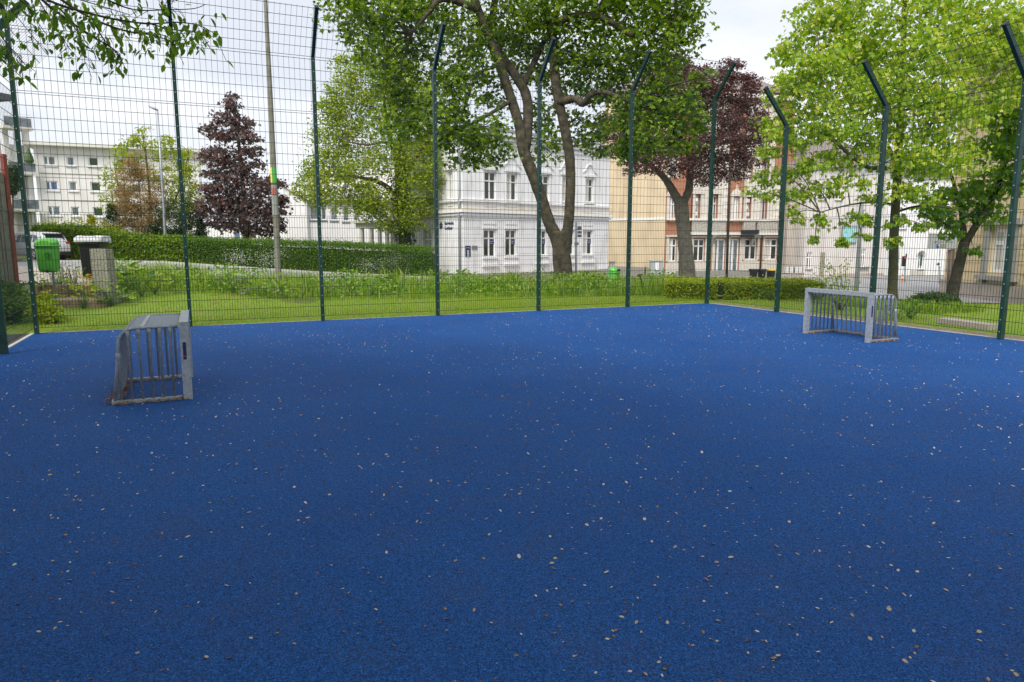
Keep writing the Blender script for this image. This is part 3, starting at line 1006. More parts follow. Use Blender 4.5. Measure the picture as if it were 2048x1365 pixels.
V = [(*(p0 + o_ - hw.u[:2] * .3), ze - .05), (*(p1 + o_ + hw.u[:2] * .3), ze - .05), (*(m1 + hw.u[:2] * .3), ze + 2.7), (*(mid - hw.u[:2] * .3), ze + 2.7), (*(p1 + back), ze), (*(p0 + back), ze)]
V2 = [(x, y, z + .18) for x, y, z in V]
mb.add(V + V2, [(0, 3, 2, 1), (6, 7, 8, 9), (3, 5, 4, 2), (9, 8, 10, 11), (0, 1, 7, 6), (0, 6, 9, 3), (3, 9, 11, 5), (1, 2, 8, 7), (2, 4, 10, 8)])
mb.build('roof', M['palehouse'], house)
mb = MB()
mb.tube([hw.pt(-.3, ze - .1, .4), hw.pt(hw.len, ze - .1, .4)], .09, 8)
mb.build('gutter', M['steelgrey'], house)
# annex to its left, gable facing the road
hx = Wall(W(388, 483, 64)[:2], W(612, 483, 61.0)[:2])
mb = MB()
xq = [hx.px(*q) for q in ((467, 460, 480, 483), (552, 472, 562, 486))]
hx.face(mb, -1, hx.uz(500, 457)[1], xq)
solid(mb, [tuple(hx.p0[:2]), tuple(hx.p1[:2]), tuple(hx.p1[:2] + back), tuple(hx.p0[:2] + back)], -1, hx.uz(500, 457)[1], skip=(0,))
annex = empty('house_annex', (*((hx.p0 + hx.p1) / 2)[:2], 0), 'low white flat roofed annex behind the purple maple trunk', 'building')
mb.build('wall', M['housewhite'], annex)
for q in xq: hx.window(annex, q, 'plain', 'paneblue', depth=.12)
dq = hx.px(496.5, 466, 505, 490)
mb = MB(); hx.box(mb, dq[0], dq[1], dq[2], dq[3], .01, .06)
mb.build('red_door', M['posterred'], annex)
gx = Wall(W(571, 483, 60.2)[:2], W(616, 483, 59.6)[:2])
mb = MB()
zL, zR = gx.uz(573, 372)[1], gx.uz(616, 398)[1]
V = [gx.pt(0, -1), gx.pt(gx.len, -1), gx.pt(gx.len, zR), gx.pt(0, zL)]
Vb = [v - gx.n * 6 for v in V]
mb.add(V + Vb, [(0, 1, 2, 3), (7, 6, 5, 4), (1, 5, 6, 2), (3, 2, 6, 7), (0, 3, 7, 4)])
mb.build('gable', M['housewhite'], house)
mb = MB()
mb.bars([gx.pt(-.2, zL + .2, .1)], [gx.pt(gx.len + .1, zR + .05, .1)], .3, .12)
mb.build('bargeboard', M['trimwhite'], house)
# porch
pw = Wall(W(712, 483, 53)[:2], W(822, 483, 51.2)[:2])
porch = empty('porch', (*pw.p0[:2], -.5), 'cream porch with square columns between the white house and the villa', 'porch')
z0p, z1p = pw.uz(760, 457)[1], pw.uz(760, 446)[1]
mb = MB()
pw.box(mb, 0, pw.len, z0p, z1p, -2.2, 0)
pw.box(mb, -.25, pw.len + .2, z1p, z1p + .16, -2.4, .3)
mb.build('roof_slab', M['apartband'], porch)
for x in (722, 741, 757, 772):
    u = pw.uz(x, 480)[0]
    mb = MB(); pw.box(mb, u - .11, u + .11, -.8, z0p - .002, -.3, -.05)
    mb.build('column', M['apartband'], porch)
mb = MB(); pw.box(mb, pw.uz(775, 480)[0], pw.len, -.8, z0p - .002, -2.1, -.4)
mb.build('wall', M['stucco'], porch)

# ---- cream apartment block at the left
aw = Wall(W(84, 483, 61.0)[:2], W(406, 483, 66.0)[:2])
ap = empty('apartment_block', (*((aw.p0 + aw.p1) / 2)[:2], .5), 'cream three storey apartment block with a flat roof and balcony tower across the road', 'building')
ze = aw.uz(240, 299)[1]
aq, kinds = [], []
for (x0, x1), kd, pn in (((87, 111), 'two', 'panegrey'), ((133, 149), 'plain', 'panegrey'), ((176.5, 197), 'plain', 'panegreen')):
    for r, (t, bt) in enumerate(((0, 0), (1, 1), (2, 2))):
        y0 = (312.5, 362.5, 413)[r] + (x0 - 87) * .022
        q = aw.px(x0 + r * 4.6, y0, x1 + r * 5.0, y0 + 18.5)
        aq.append(q); kinds.append((kd, 'paneblue' if (r == 1 and kd == 'two') else pn))
for x0 in (232, 262, 352):
    for r in range(3):
        y0 = (315, 365, 415)[r] + (x0 - 87) * .018
        aq.append(aw.px(x0 + r * 2, y0, x0 + 19 + r * 2, y0 + 18)); kinds.append(('plain', 'panegreen'))
mb = MB()
aw.face(mb, -.2, ze, aq, depth=.14)
bk = -aw.n[:2] * 11
solid(mb, [tuple(aw.p0[:2]), tuple(aw.p1[:2]), tuple(aw.p1[:2] + bk), tuple(aw.p0[:2] + bk)], -.2, ze, skip=(0,))
mb.build('wall', M['apart'], ap)
for q, (kd, pn) in zip(aq, kinds): aw.window(ap, q, kd, pn, depth=.13, sill='trimwhite', fw_=.09)
mb = MB()
aw.box(mb, -.6, aw.len + .55, ze, ze + .28, -11.5, .75)
mb.build('roof', M['apartband'], ap)
mb = MB()
for z in (aw.uz(200, 351)[1], aw.uz(200, 403)[1]):
    aw.box(mb, .3, 5.6, z, z + .06, .002, .04)
mb.build('moulding', M['stonegrey'], ap)
# balcony tower on the left
mb = MB()
tw = Wall(W(36, 483, 59.0)[:2], W(83, 483, 60.4)[:2])
for u in (.05, tw.len * .52, tw.len - .18):
    mb = MB()
    tw.box(mb, u, u + .38, -.2, tw.uz(60, 234 if u > 1 else 250)[1], -1.5, -1.1)
    mb.build('balcony_column', M['apart'], ap)
mb = MB()
tw.box(mb, 0, tw.len + .1, -.2, ze - .01, -1.52, -1.3)
mb.build('stair_wall', M['apart'], ap)
for y in (262, 350, 424):
    z = tw.uz(60, y)[1]
    mb = MB()
    tw.box(mb, -.3, tw.len + .1, z, z + .22, -1.2, .25)
    sl_ = mb.build('balcony_slab', M['apartband'], ap)
    mb = MB()
    tw.box(mb, -.25, tw.len + .05, z + .222, z + .95, .16, .20)
    mb.build('balcony_panel', M['panegrey'], sl_)
    mb = MB()
    for k in range(2):
        tw.box(mb, -.25, tw.len + .05, z + 1.0 + k * .22, z + 1.03 + k * .22, .16, .20)
    for u in (-.25, tw.len * .4, tw.len):
        tw.box(mb, u, u + .05, z + .221, z + 1.22, .201, .23)
    mb.build('balcony_rail', M['trimwhite'], sl_)
mb = MB()
mb.lathe([(.02, 1.25), (.30, .55), (.36, .2), (.30, .02)][::-1], tw.pt(tw.len * .78, tw.uz(60, 350)[1] + .96, .1), 10)
tag(mb.build('potted_conifer', leafmat('conifer_ball', [(.05, .09, .03), (.08, .13, .04)], .1)), 'small clipped cone conifer standing on the middle balcony of the cream apartment block', 'potted plant')

# ---- house at the far left edge
fw0, fw1 = W(-180, 483, 36)[:2], W(21, 483, 41)[:2]
fl = Wall(fw0, fw1)
fh = empty('house', (*fw1, .5), 'tall pale rendered house with a grey eave at the far left edge', 'building')
zf = fl.uz(10, 204)[1]
mb = MB()
fl.face(mb, -.2, zf)
solid(mb, [tuple(fw0), tuple(fw1), tuple(fw1 - fl.n[:2] * 8), tuple(fw0 - fl.n[:2] * 8)], -.2, zf, skip=(0,))
mb.build('wall', M['palehouse'], fh)
mb = MB()
fl.box(mb, -.2, fl.len + .5, zf, zf + .35, -8.3, .6)
mb.build('eave', M['roof'], fh)
mb = MB()
fl.box(mb, -.2, fl.len + .2, zf + .35, zf + 1.0, -8, -.6)
mb.build('roof', M['roof'], fh)

# ---- tenement: beige gable wall, brick and stucco front
P0, P1 = np.array(W(1329, 483, 64)[:2]), np.array(W(1572, 483, 67.4)[:2])
PG = np.array(W(1205, 483, 69.0)[:2])
tf, tg_ = Wall(P0, P1), Wall(PG, P0)
ten = empty('tenement', (*((P0 + P1) / 2), -1.7), 'red brick and pale stucco tenement with a blank beige gable wall, behind the copper beech', 'building')
zt_t = 15.2
lows = [tf.px(*q) for q in ((1337, 477, 1353, 523.5), (1386.5, 478.5, 1409, 523), (1428.5, 478, 1450, 553), (1459, 478, 1478, 553), (1489, 478.5, 1513, 520), (1529.5, 478.5, 1554.5, 520))]
ups = [tf.px(*q) for q in ((1338, 396, 1349, 438), (1388, 391.5, 1398, 438), (1421.5, 391.6, 1433, 440.5), (1465.5, 396, 1477.5, 440.5), (1490, 397, 1499, 440), (1518.5, 398, 1531.5, 440))]
ups2 = [(a, b, tf.uz((1470), 358)[1], tf.uz(1470, 318)[1]) for a, b, c, d in ups]
ups3 = [(a, b, tf.uz((1470), 277)[1], tf.uz(1470, 240)[1]) for a, b, c, d in ups]
mb = MB()
tf.face(mb, -2.4, zt_t, lows + ups + ups2 + ups3, depth=.22)
mb.build('brick_wall', M['brick'], ten)
mb = MB()
tg_.face(mb, -2.4, zt_t)
solid(mb, [tuple(P0), tuple(P1), tuple(P1 - tf.n[:2] * 12), tuple(PG)], -2.4, zt_t, skip=(0, 3))
mb.build('gable_wall', M['beige'], ten)
mb = MB()
zb = tg_.uz(1270, 440)[1]
tg_.box(mb, 0, tg_.len, zb - .06, zb + .16, .002, .03)
mb.build('white_band', M['trimwhite'], ten)
mb = MB()
tg_.box(mb, 0, tg_.len, -2.4, tg_.uz(1270, 534)[1], .002, .05)
mb.build('gable_plinth', M['stonegrey'], ten)
tw_ = {}
for i, q in enumerate(lows):
    if i in (2, 3):
        tw_[q] = tf.window(ten, q, 'two', 'panegrey', name='door', depth=.21, fw_=.14)
    else:
        tw_[q] = tf.window(ten, q, 'cross', 'pane', curtain=.6 if i in (0, 5) else None, sill='stucco', depth=.17, fw_=.10)
for q in ups + ups2 + ups3: tw_[q] = tf.window(ten, q, 'cross', 'panegrey' if q[0] > 6 else 'pane', depth=.17, fw_=.10, curtain=(None, .35, None, .55, .8)[int(q[0] * 7 + q[2] * 3) % 5])
# stucco bays stand proud of the brick
for x0, x1 in ((1381, 1449), (1484, 1553)):
    a, b = tf.uz(x0, 470)[0], tf.uz(x1, 470)[0]
    hs = [q for q in ups + ups2 + ups3 if a < (q[0] + q[1]) / 2 < b]
    mb = MB()
    z_lo, z_hi = tf.uz(1450, 445)[1], zt_t - .8
    us = sorted({a, b} | {x for q in hs for x in (q[0] - .12, q[1] + .12)})
    zs = sorted({z_lo, z_hi} | {x for q in hs for x in (q[2] - .1, q[3] + .15)})
    for u0, u1 in zip(us[:-1], us[1:]):
        for v0, v1 in zip(zs[:-1], zs[1:]):
            mu, mv = (u0 + u1) / 2, (v0 + v1) / 2
            if any(q[0] - .12 < mu < q[1] + .12 and q[2] - .1 < mv < q[3] + .15 for q in hs): continue
            tf.box(mb, u0, u1, v0, v1, .002, .20)
    bay = mb.build('stucco_bay', M['stucco'], ten)
    mb = MB()
    for k in range(14):                      # toothed quoins at the corners of the bay
        zz = z_lo + k * .62
        for u0, s_ in ((a, 1), (b, -1)):
            w_ = .5 if k % 2 else .34
            tf.box(mb, min(u0, u0 + s_ * w_), max(u0, u0 + s_ * w_), zz, zz + .30, .201, .225)
    mb.build('quoins', M['apartband'], bay)
for q in lows + ups + ups2:
    mb = MB()
    a, b, c, d = q
    if q in ups + ups2 and (tf.uz(1381, 470)[0] < a < tf.uz(1449, 470)[0] or tf.uz(1484, 470)[0] < a < tf.uz(1553, 470)[0]):
        n0, n1 = .201, .26
    else:
        n0, n1 = .003, .10
    tf.box(mb, a - .26, a - .01, c - (.1 if q in ups + ups2 else .0), d + .12, n0, n1)
    tf.box(mb, b + .01, b + .26, c - (.1 if q in ups + ups2 else .0), d + .12, n0, n1)
    tf.box(mb, a - .34, b + .34, d + .13, d + .28, n0, n1 + .08)
    if q in lows and q not in (lows[2], lows[3]):
        tf.box(mb, a - .3, b + .3, c - 1.35, c - .13, n0, n1 + .02)
    if q in ups:
        m_ = (a + b) / 2
        mb.prism([(a - .3, d + .30), (b + .3, d + .30), (b + .05, d + .62), (m_ + .12, d + .75), (m_, d + 1.25), (m_ - .12, d + .75), (a - .05, d + .62)], (n0, n1 + .03), (tf.p0, tf.u, UZ, tf.n))
    mb.build('window_surround', M['stucco'], tw_[q])
mb = MB()
zb1, zb0 = tf.uz(1450, 442)[1], tf.uz(1450, 463)[1]
tf.box(mb, 0, tf.len, zb1, zb1 + .2, .21, .36)
mb.build('cornice', M['apartband'], ten)
mb = MB()
tf.box(mb, tf.uz(1381, 470)[0] - .1, tf.len, zb0 - .34, zb0 - .1, .05, .5)
mb.build('cornice', M['apartband'], ten)
mb = MB()
tf.box(mb, 0, tf.len, zt_t - .7, zt_t - .3, .21, .6)
mb.build('cornice', M['apartband'], ten)
for x0, x1 in ((1381, 1418), (1422, 1449), (1484, 1508), (1512, 1553)):
    a, b = tf.uz(x0, 450)[0], tf.uz(x1, 450)[0]
    mb = MB()
    tf.box(mb, a, b, zb0 - .08, zb1 - .02, .05, .27)
    mb.build('ornament_frieze', M['stuccorn'], ten)
for x0 in (1421, 1500):                      # consoles under the bays
    mb = MB()
    a = tf.uz(x0, 476)[0]
    mb.prism([(0.04, zb0 - 1.3), (0.04, zb0 - .36), (.9, zb0 - .36), (.75, zb0 - .55), (.35, zb0 - .75)], (a, a + .35), (tf.p0, tf.n, UZ, tf.u))
    mb.build('console', M['stuccorn'], ten)
for x0, y0, x1, y1 in ((1475, 460.8, 1509, 468.3), (1474.5, 470.2, 1508, 475.5)):
    a, b, c, d = tf.px(x0, y0, x1, y1)
    mb = MB(); tf.box(mb, a, b, c, d, .55, .72)
    mb.build('shop_sign', M['black'], ten)
for x in (1380, 1522):
    mb = MB()
    u = tf.uz(x, 470)[0]
    mb.tube([tf.pt(u, -2.2, .16), tf.pt(u, zt_t - 1, .16)], .07, 6)
    mb.build('downpipe', M['rustbrown'], ten, smooth=True)
mb = MB()
hip(mb, [P0, P1, P1 - tf.n[:2] * 12, PG], zt_t, 3.0, .5)
mb.build('roof', M['rooftile'], ten)
mb = MB()
tf.box(mb, tf.uz(1352, 470)[0], tf.len, -2.4, tf.uz(1450, 541)[1], .12, .22)
mb.build('stone_plinth', M['stonegrey'], ten)
# ornament on the top gable seen through the leaves
mb = MB()
u = tf.uz(1556, 470)[0]
tf.box(mb, u - .9, tf.len, 8, zt_t - .2, .02, .3)
mb.build('brick_pier', M['brick'], ten)

# ---- taupe house, pale house, far white house
def plain_house(name, label, pa, pb, top_px, wins, wmat, zroof, roofm, depth=9, base=-2.4, kind='cross', pane='pane'):
    wv = Wall(pa, pb)
    root = empty(name, (*((wv.p0 + wv.p1) / 2)[:2], -1.8), label, 'building')
    zt_ = wv.uz(*top_px)[1]
    qs = [wv.px(*q) for q in wins]
    mb = MB()
    wv.face(mb, base, zt_, qs)
    b_ = -wv.n[:2] * depth
    cs = [tuple(wv.p0[:2]), tuple(wv.p1[:2]), tuple(wv.p1[:2] + b_), tuple(wv.p0[:2] + b_)]
    solid(mb, cs, base, zt_, skip=(0,))
    mb.build('wall', M[wmat], root)
    for q in qs: wv.window(root, q, kind, pane, sill='stonegrey', depth=.15, fw_=.09)
    mb = MB(); hip(mb, cs, zt_, zroof, .5)
    mb.build('roof', M[roofm], root)
    return wv, root
tw1, r1 = plain_house('house', 'taupe rendered house with a blank wall right of the brick tenement', W(1573.5, 483, 66)[:2], W(1608, 483, 66.2)[:2], (1590, 340), [(1583, 372, 1595, 400)], 'taupe', 2.6, 'rooftile')
mb = MB(); mb.tube([tw1.pt(tw1.len - .1, -2, .1), tw1.pt(tw1.len - .1, 8, .1)], .08, 6)
mb.build('downpipe', M['steelgrey'], r1)
tw2, r2 = plain_house('house', 'pale grey rendered house with a teal billboard and a narrow brown door', W(1609, 483, 64.5)[:2], W(1771, 483, 66)[:2], (1690, 336),
                      [(1613, 505, 1623.5, 538), (1640, 372, 1652, 400), (1672, 372, 1684, 400), (1718, 420, 1730, 450), (1722, 498, 1731, 535)], 'palehouse', 3.0, 'rooftile')
a, b, c, d = tw2.px(1639.5, 505, 1648, 553)
mb = MB(); tw2.box(mb, a, b, c, d, .005, .06); mb.build('door', M['clad'], r2)
a, b, c, d = tw2.px(1682, 452, 1712, 487)
mb = MB(); tw2.box(mb, a, b, c, d, .02, .12); bb_ = mb.build('billboard', M['signgrey'], r2)
mb = MB(); tw2.box(mb, a + .1, b - .1, c + .1, d - .1, .121, .128); mb.build('poster', M['teal'], bb_)
mb = MB(); tw2.box(mb, tw2.uz(1675, 540)[0], tw2.len, -2.4, tw2.uz(1740, 547)[1], .003, .08); mb.build('plinth', M['plinthpink'], r2)
mb = MB(); tw2.box(mb, tw2.uz(1716, 540)[0], tw2.uz(1736, 540)[0], tw2.uz(1740, 537)[1], tw2.uz(1740, 534)[1], .003, .25); mb.build('window_ledge', M['signgrey'], r2)
tw3, r3 = plain_house('house', 'bright white house with an arched window, far off behind the traffic light', W(1768, 483, 70)[:2], W(1900, 483, 72)[:2], (1830, 352),
                      [(1836, 512, 1846.5, 539), (1800, 430, 1812, 458), (1845, 430, 1857, 458)], 'housewhite', 3.0, 'roof', pane='panegrey')
a, b, c, d = tw3.px(1836, 505, 1846.5, 512)
mb = MB()
uc, rr = (a + b) / 2, (b - a) / 2
mb.prism([(uc + rr * cos(t), c + .02 + rr * sin(t)) for t in np.linspace(0, pi, 10)], (.004, .03), (tw3.p0, tw3.u, UZ, tw3.n))
mb.build('arch_light', M['panegrey'], r3)
mb = MB()
arc = [(uc + rr * 1.45 * cos(t), c + .05 + rr * 1.45 * sin(t)) for t in np.linspace(-.1, pi + .1, 12)]
mb.tube([tw3.pt(u, z, .05) for u, z in arc], .09, 6)
mb.build('arch_moulding', M['stucco'], r3)
a, b, c, d = tw3.px(1820, 540, 1849, 556)
mb = MB(); tw3.box(mb, a, b, c, d, .01, .06)
for k in range(5):
    u = a + (b - a) * (k + .5) / 5
    tw3.box(mb, u - .1, u + .1, d - .5, d - .15, .061, .075)
mb.build('relief_panel', M['palehouse'], r3)
mb = MB(); tw3.box(mb, 0, tw3.len, tw3.uz(1820, 560)[1] - 1, tw3.uz(1820, 557)[1], .07, .3); mb.build('plinth', M['black'], r3)

# ---- yellow house at the right
yw = Wall((17.6, 28.4), (17.25, 20.0))
yh = empty('house', (17.4, 24, -.4), 'ochre yellow house with grey stone window surrounds, partly behind the leaning tree', 'building')
yq = [yw.px(1980, 458, 2025, 547)]
yq.append((yq[0][0] + 3.0, yq[0][1] + 3.0, yq[0][2], yq[0][3]))
zy = 9.0
mb = MB()
yw.face(mb, -1, zy, yq)
solid(mb, [tuple(yw.p0[:2]), tuple(yw.p1[:2]), (27, 19.5), (27, 28.4)], -1, zy, skip=(0,))
mb.build('wall', M['yellow'], yh)
for q in yq:
    wv = yw.window(yh, q, 'cross', 'pane', depth=.17, fw_=.12, curtain=.9)
    mb = MB()
    a, b, c, d = q
    yw.box(mb, a - .32, a - .01, c - .1, d + .12, .003, .09); yw.box(mb, b + .01, b + .32, c - .1, d + .12, .003, .09)
    yw.box(mb, a - .42, b + .42, d + .125, d + .34, .003, .16)
    yw.box(mb, a - .48, b + .48, c - .26, c - .105, .003, .20)
    for u in (a - .25, b + .05): yw.box(mb, u, u + .2, c - .52, c - .265, .003, .14)
    mb.build('stone_surround', M['stonegrey'], wv)
mb = MB()
for z in np.arange(.15, 4.0, .34):
    us = [0, yq[0][0] - .34, yq[0][1] + .34, yq[1][0] - .34, yq[1][1] + .34, yw.len]
    for a, b in zip(us[0::2], us[1::2]): yw.box(mb, a, b, z, z + .022, .001, .010)
mb.build('joint_lines', M['ochre'], yh)
mb = MB(); yw.box(mb, -.05, yw.len, -1, .10, .003, .12); mb.build('plinth', M['plinthpink'], yh)
mb = MB(); yw.box(mb, -.3, yw.len, zy - .3, zy, .003, .5); mb.build('cornice', M['stonegrey'], yh)
mb = MB(); hip(mb, [(17.6, 28.4), (17.25, 20), (27, 19.5), (27, 28.4)], zy, 2, .4); mb.build('roof', M['rooftile'], yh)
mb = MB(); mb.tube([yw.pt(.7, -.6, .13), yw.pt(.7, 1.35, .13)], .07, 8); mb.build('downpipe', M['browntube'], yh, smooth=True)

# ---- grey clad shed at the left, with a red steel corner post
sh = empty('shed', (-10.9, 15, 0), 'grey brown clad shed wall with a red steel corner post behind the left fence', 'shed')
sw = Wall(W(-420, 483, 10.2)[:2], W(22, 483, 15.2)[:2])
zs_ = sw.uz(10, 347)[1]
mb = MB()
sw.face(mb, -.2, zs_)
solid(mb, [tuple(sw.p0[:2]), tuple(sw.p1[:2]), tuple(sw.p1[:2] - sw.n[:2] * 4), tuple(sw.p0[:2] - sw.n[:2] * 4)], -.2, zs_, skip=(0,))
for k in range(int(sw.len / .12)):           # ribs of the cladding
    sw.box(mb, k * .12, k * .12 + .045, 0, zs_ - .02, .001, .018)
mb.build('clad_wall', M['clad'], sh)
mb = MB(); sw.box(mb, sw.len - .02, sw.len + .10, -.1, sw.uz(24, 312)[1], -.03, .03); mb.build('red_post', M['redpost'], sh)

# ------------------------------------------------------------------ vegetation
def leaf_tmpl(kind):
    if kind == 'ovate':                      # folded along the midrib: two faces
        P = [(0, 0, 0), (.24, .30, .07), (.20, .66, .05), (0, 1, -.05), (-.20, .66, .05), (-.24, .30, .07)]
        return np.array(P), [(0, 1, 2, 3), (3, 4, 5, 0)]
    if kind == 'maple':                      # five lobes, two folded halves
        h = [(0, 0, 0), (.38, -.10, .06), (.30, .16, .05), (.62, .36, .02), (.30, .52, .05), (0, 1, -.06)]
        P = h + [(-x, y, z) for x, y, z in h[1:5]]
        return np.array(P), [(0, 1, 2, 3, 4, 5), (5, 9, 8, 7, 6, 0)]
    if kind == 'tuft':                       # a little spray of three leaves, cheap for far trees
        P = []
        Fc = []
        for k, a in enumerate((0, 2.2, 4.1)):
            c_, s_ = cos(a), sin(a)
            b = len(P)
            for x, y, z in ((0, 0, 0), (.17, .42, .05), (0, .95, -.12), (-.17, .42, .05)):
                P.append((x * c_ - y * s_, x * s_ + y * c_, z + .06 * k))
            Fc.append((b, b + 1, b + 2, b + 3))
        return np.array(P), Fc
    P = [(0, 0, 0), (.22, .45, .06), (0, 1, -.04), (-.22, .45, .06)]
    return np.array(P), [(0, 1, 2, 3)]

def add_leaves(mb, C, size, kind, droop=.35, tilt=.75, az=None):
    """leaves at points C; y of the template points outwards / down, normals mostly up"""
    n = len(C)
    if n == 0: return
    T, Fc = leaf_tmpl(kind)
    a = rng.uniform(0, 2 * pi, n) if az is None else az
    p = -droop + rng.normal(0, tilt * .6, n)          # pitch of the blade
    r = rng.normal(0, tilt, n)                         # roll about the blade
    S = size * rng.uniform(.65, 1.25, n)
    dx = np.stack([np.cos(a) * np.cos(p), np.sin(a) * np.cos(p), np.sin(p)], 1)
    side = np.stack([-np.sin(a), np.cos(a), np.zeros(n)], 1)
    nr = np.cross(dx, side)
    sd = side * np.cos(r)[:, None] + nr * np.sin(r)[:, None]
    nn = np.cross(sd, dx) * -1
    V = C[:, None, :] + S[:, None, None] * (T[None, :, 0:1] * sd[:, None] + T[None, :, 1:2] * dx[:, None] + T[None, :, 2:3] * nn[:, None])
    k = len(T)
    c0 = mb.c
    mb.v.append(V.reshape(-1, 3))
    mb.c += n * k
    base = (np.arange(n) * k + c0)[:, None]
    same = len({len(f) for f in Fc}) == 1
    idx = np.stack([base + np.array(f)[None] for f in Fc], 1)      # n, faces, k
    mb.l.extend(idx.ravel().tolist())
    mb.n.extend([len(Fc[0])] * (n * len(Fc)))

def limb(mb, pts, r0, r1, k=8, wob=.0):
    """smooth tapering limb through the given points"""
    pts = np.asarray(pts, float)
    n = max(4, 4 * len(pts))
    t = np.linspace(0, len(pts) - 1, n)
    out = []
    for s in t:
        i = min(int(s), len(pts) - 2)
        f = s - i
        p0, p1, p2, p3 = pts[max(i - 1, 0)], pts[i], pts[i + 1], pts[min(i + 2, len(pts) - 1)]
        out.append(.5 * ((2 * p1) + (-p0 + p2) * f + (2 * p0 - 5 * p1 + 4 * p2 - p3) * f * f + (-p0 + 3 * p1 - 3 * p2 + p3) * f ** 3))
    out = np.array(out)
    if wob: out[1:-1] += rng.normal(0, wob, (n - 2, 3))
    if np.isscalar(r0):
        R = r0 + (r1 - r0) * np.linspace(0, 1, n)
    else:
        R = np.interp(np.linspace(0, 1, n), np.linspace(0, 1, len(r0)), r0)
    R = R * (1 + rng.normal(0, .03, n))
    mb.tube(out, R, k)
    return out

def tree(name, label, base, stems, clumps, leafm, barkm, kind, size, per, spray, group=None, tw=.02, droop=.35, tilt=.75, shell=.55, flat=.6, dens=1.0, spread=.26):
    """stems: list of (points, r0, r1); clumps: (centre, (rx, ry, rz)) ellipsoids of foliage.
    Each clump is filled with sprays; every spray is a twig with leaves, tied back to the nearest limb."""
    root = empty(name, base, label, 'tree', group)
    wood = MB()
    skel = []
    for pts, r0, r1 in stems:
        skel.append(limb(wood, pts, r0, r1, 10, .0))
    sk = np.concatenate(skel)
    leaves = MB()
    ref = float(np.median([r_[0] * r_[2] for _, r_ in clumps]))
    for c, rad in clumps:
        c, rad = np.array(c, float), np.array(rad, float)
        d = np.linalg.norm((sk - c) * [1, 1, .8], axis=1)
        j = int(np.argmin(d + np.where(sk[:, 2] > c[2] + .3, .6, 0)))
        if d[j] > .4:
            m_ = (sk[j] + c) / 2 + np.array([0, 0, .12 * d[j]]) + rng.normal(0, .06 * d[j], 3)
            b = limb(wood, [sk[j], m_, c], max(.018, tw * (1 + d[j] * .35)), tw * .5, 6)
        vol = rad[0] * rad[1] * rad[2]
        ns = max(4, int(spray * dens * min(1.5, max(.16, rad[0] * rad[2] / ref))))
        q = rng.normal(0, 1, (ns, 3))
        q /= np.linalg.norm(q, axis=1)[:, None]
        rr = (shell + (1 - shell) * rng.uniform(0, 1, ns)) ** .8
        S = c + q * rad * rr[:, None]
        hub = c + (S - c) * .25
        wood.bars(hub[::2], S[::2], tw * .45)
        for s_ in S:
            k = max(4, int(per * rng.uniform(.5, 1.5)))
            sp = np.array([1, 1, flat]) * np.mean(rad) * spread
            C = s_ + np.clip(rng.normal(0, 1, (k, 3)), -2, 2) * sp
            C[:, 2] -= np.linalg.norm(C[:, :2] - s_[:2], axis=1) * .25
            add_leaves(leaves, C, size, kind, droop, tilt)
    wood.build('trunk', barkm, root, smooth=True)
    cr_ = leaves.build('crown', leafm, root)
    return root
def cl(px, py, rx, ry, D, dd=0, ky=1.0):
    """crown lobe from its place in the photo: centre, half width and height, distance; depth follows the width"""
    c = W(px, py, D + dd)
    s = (D + dd) / F
    return (c, (rx * s, max(rx, ry) * s * ky, ry * s))

# ---- the big forked tree behind the far fence
LV_dark = leafmat('leaf_forked_tree', [(.030, .070, .008), (.075, .145, .013), (.14, .225, .018), (.26, .34, .026)], .40, .38)
D = 26.0
T1 = lambda *q: [W(x, y, D + d) for x, y, d in q]
stems = [
    (T1((1128, 578, 0), (1126, 545, 0), (1122, 500, 0), (1120, 462, 0)), [.55, .375, .335, .33], 0),
    (T1((1124, 515, 0), (1112, 475, 0), (1099, 447, 0), (1084, 400, 0), (1066, 350, .1), (1047, 300, .2), (1038, 250, .3), (1018, 185, .3), (995, 120, .3), (972, 62, .2), (952, 5, 0), (935, -70, -.2), (925, -170, -.4)), [.29, .25, .225, .215, .215, .22, .19, .18, .17, .155, .135, .105, .07], 0),
    (T1((1126, 515, 0), (1132, 475, 0), (1137, 447, 0), (1140, 400, 0), (1141, 350, 0), (1138, 305, 0), (1128, 250, 0), (1114, 185, .1), (1108, 120, .2), (1104, 60, .2), (1090, 5, .3), (1076, -70, .4), (1080, -170, .4)), [.29, .23, .195, .185, .185, .185, .185, .18, .17, .15, .125, .10, .065], 0),
    (T1((1050, 300, .2), (1056, 240, .6), (1052, 190, .8), (1030, 150, .8), (1000, 110, .9), (984, 60, 1.0), (990, 0, 1.0), (1000, -80, 1)), [.20, .20, .19, .17, .16, .15, .12, .08], 0),
    (T1((1048, 170, .8), (1066, 130, .9), (1090, 80, 1.2), (1112, 35, 1.5), (1128, -20, 1.7)), .13, .07),
    (T1((1118, 205, 0), (1150, 198, -.4), (1166, 208, -.6), (1182, 190, -.8), (1205, 184, -1.0), (1235, 194, -1.3), (1262, 205, -1.4)), .15, .06),
    (T1((1106, 60, .2), (1135, 36, -.2), (1180, 30, -.6), (1225, 45, -.9), (1262, 70, -1.1), (1300, 62, -1.2), (1350, 42, -1.3)), .13, .045),
    (T1((955, 20, 0), (920, 5, -.4), (880, 0, -.7), (850, 35, -.9), (820, 70, -1.1)), .15, .05),
    (T1((1025, 200, .3), (985, 225, -.4), (950, 245, -.8), (915, 260, -1)), .08, .03),
    (T1((1000, 130, .3), (955, 150, -.5), (935, 200, -.8), (920, 240, -1)), .07, .03),
    (T1((1110, 130, .2), (1150, 120, .4), (1200, 130, .5), (1250, 140, .4)), .09, .04),
]
cs = []
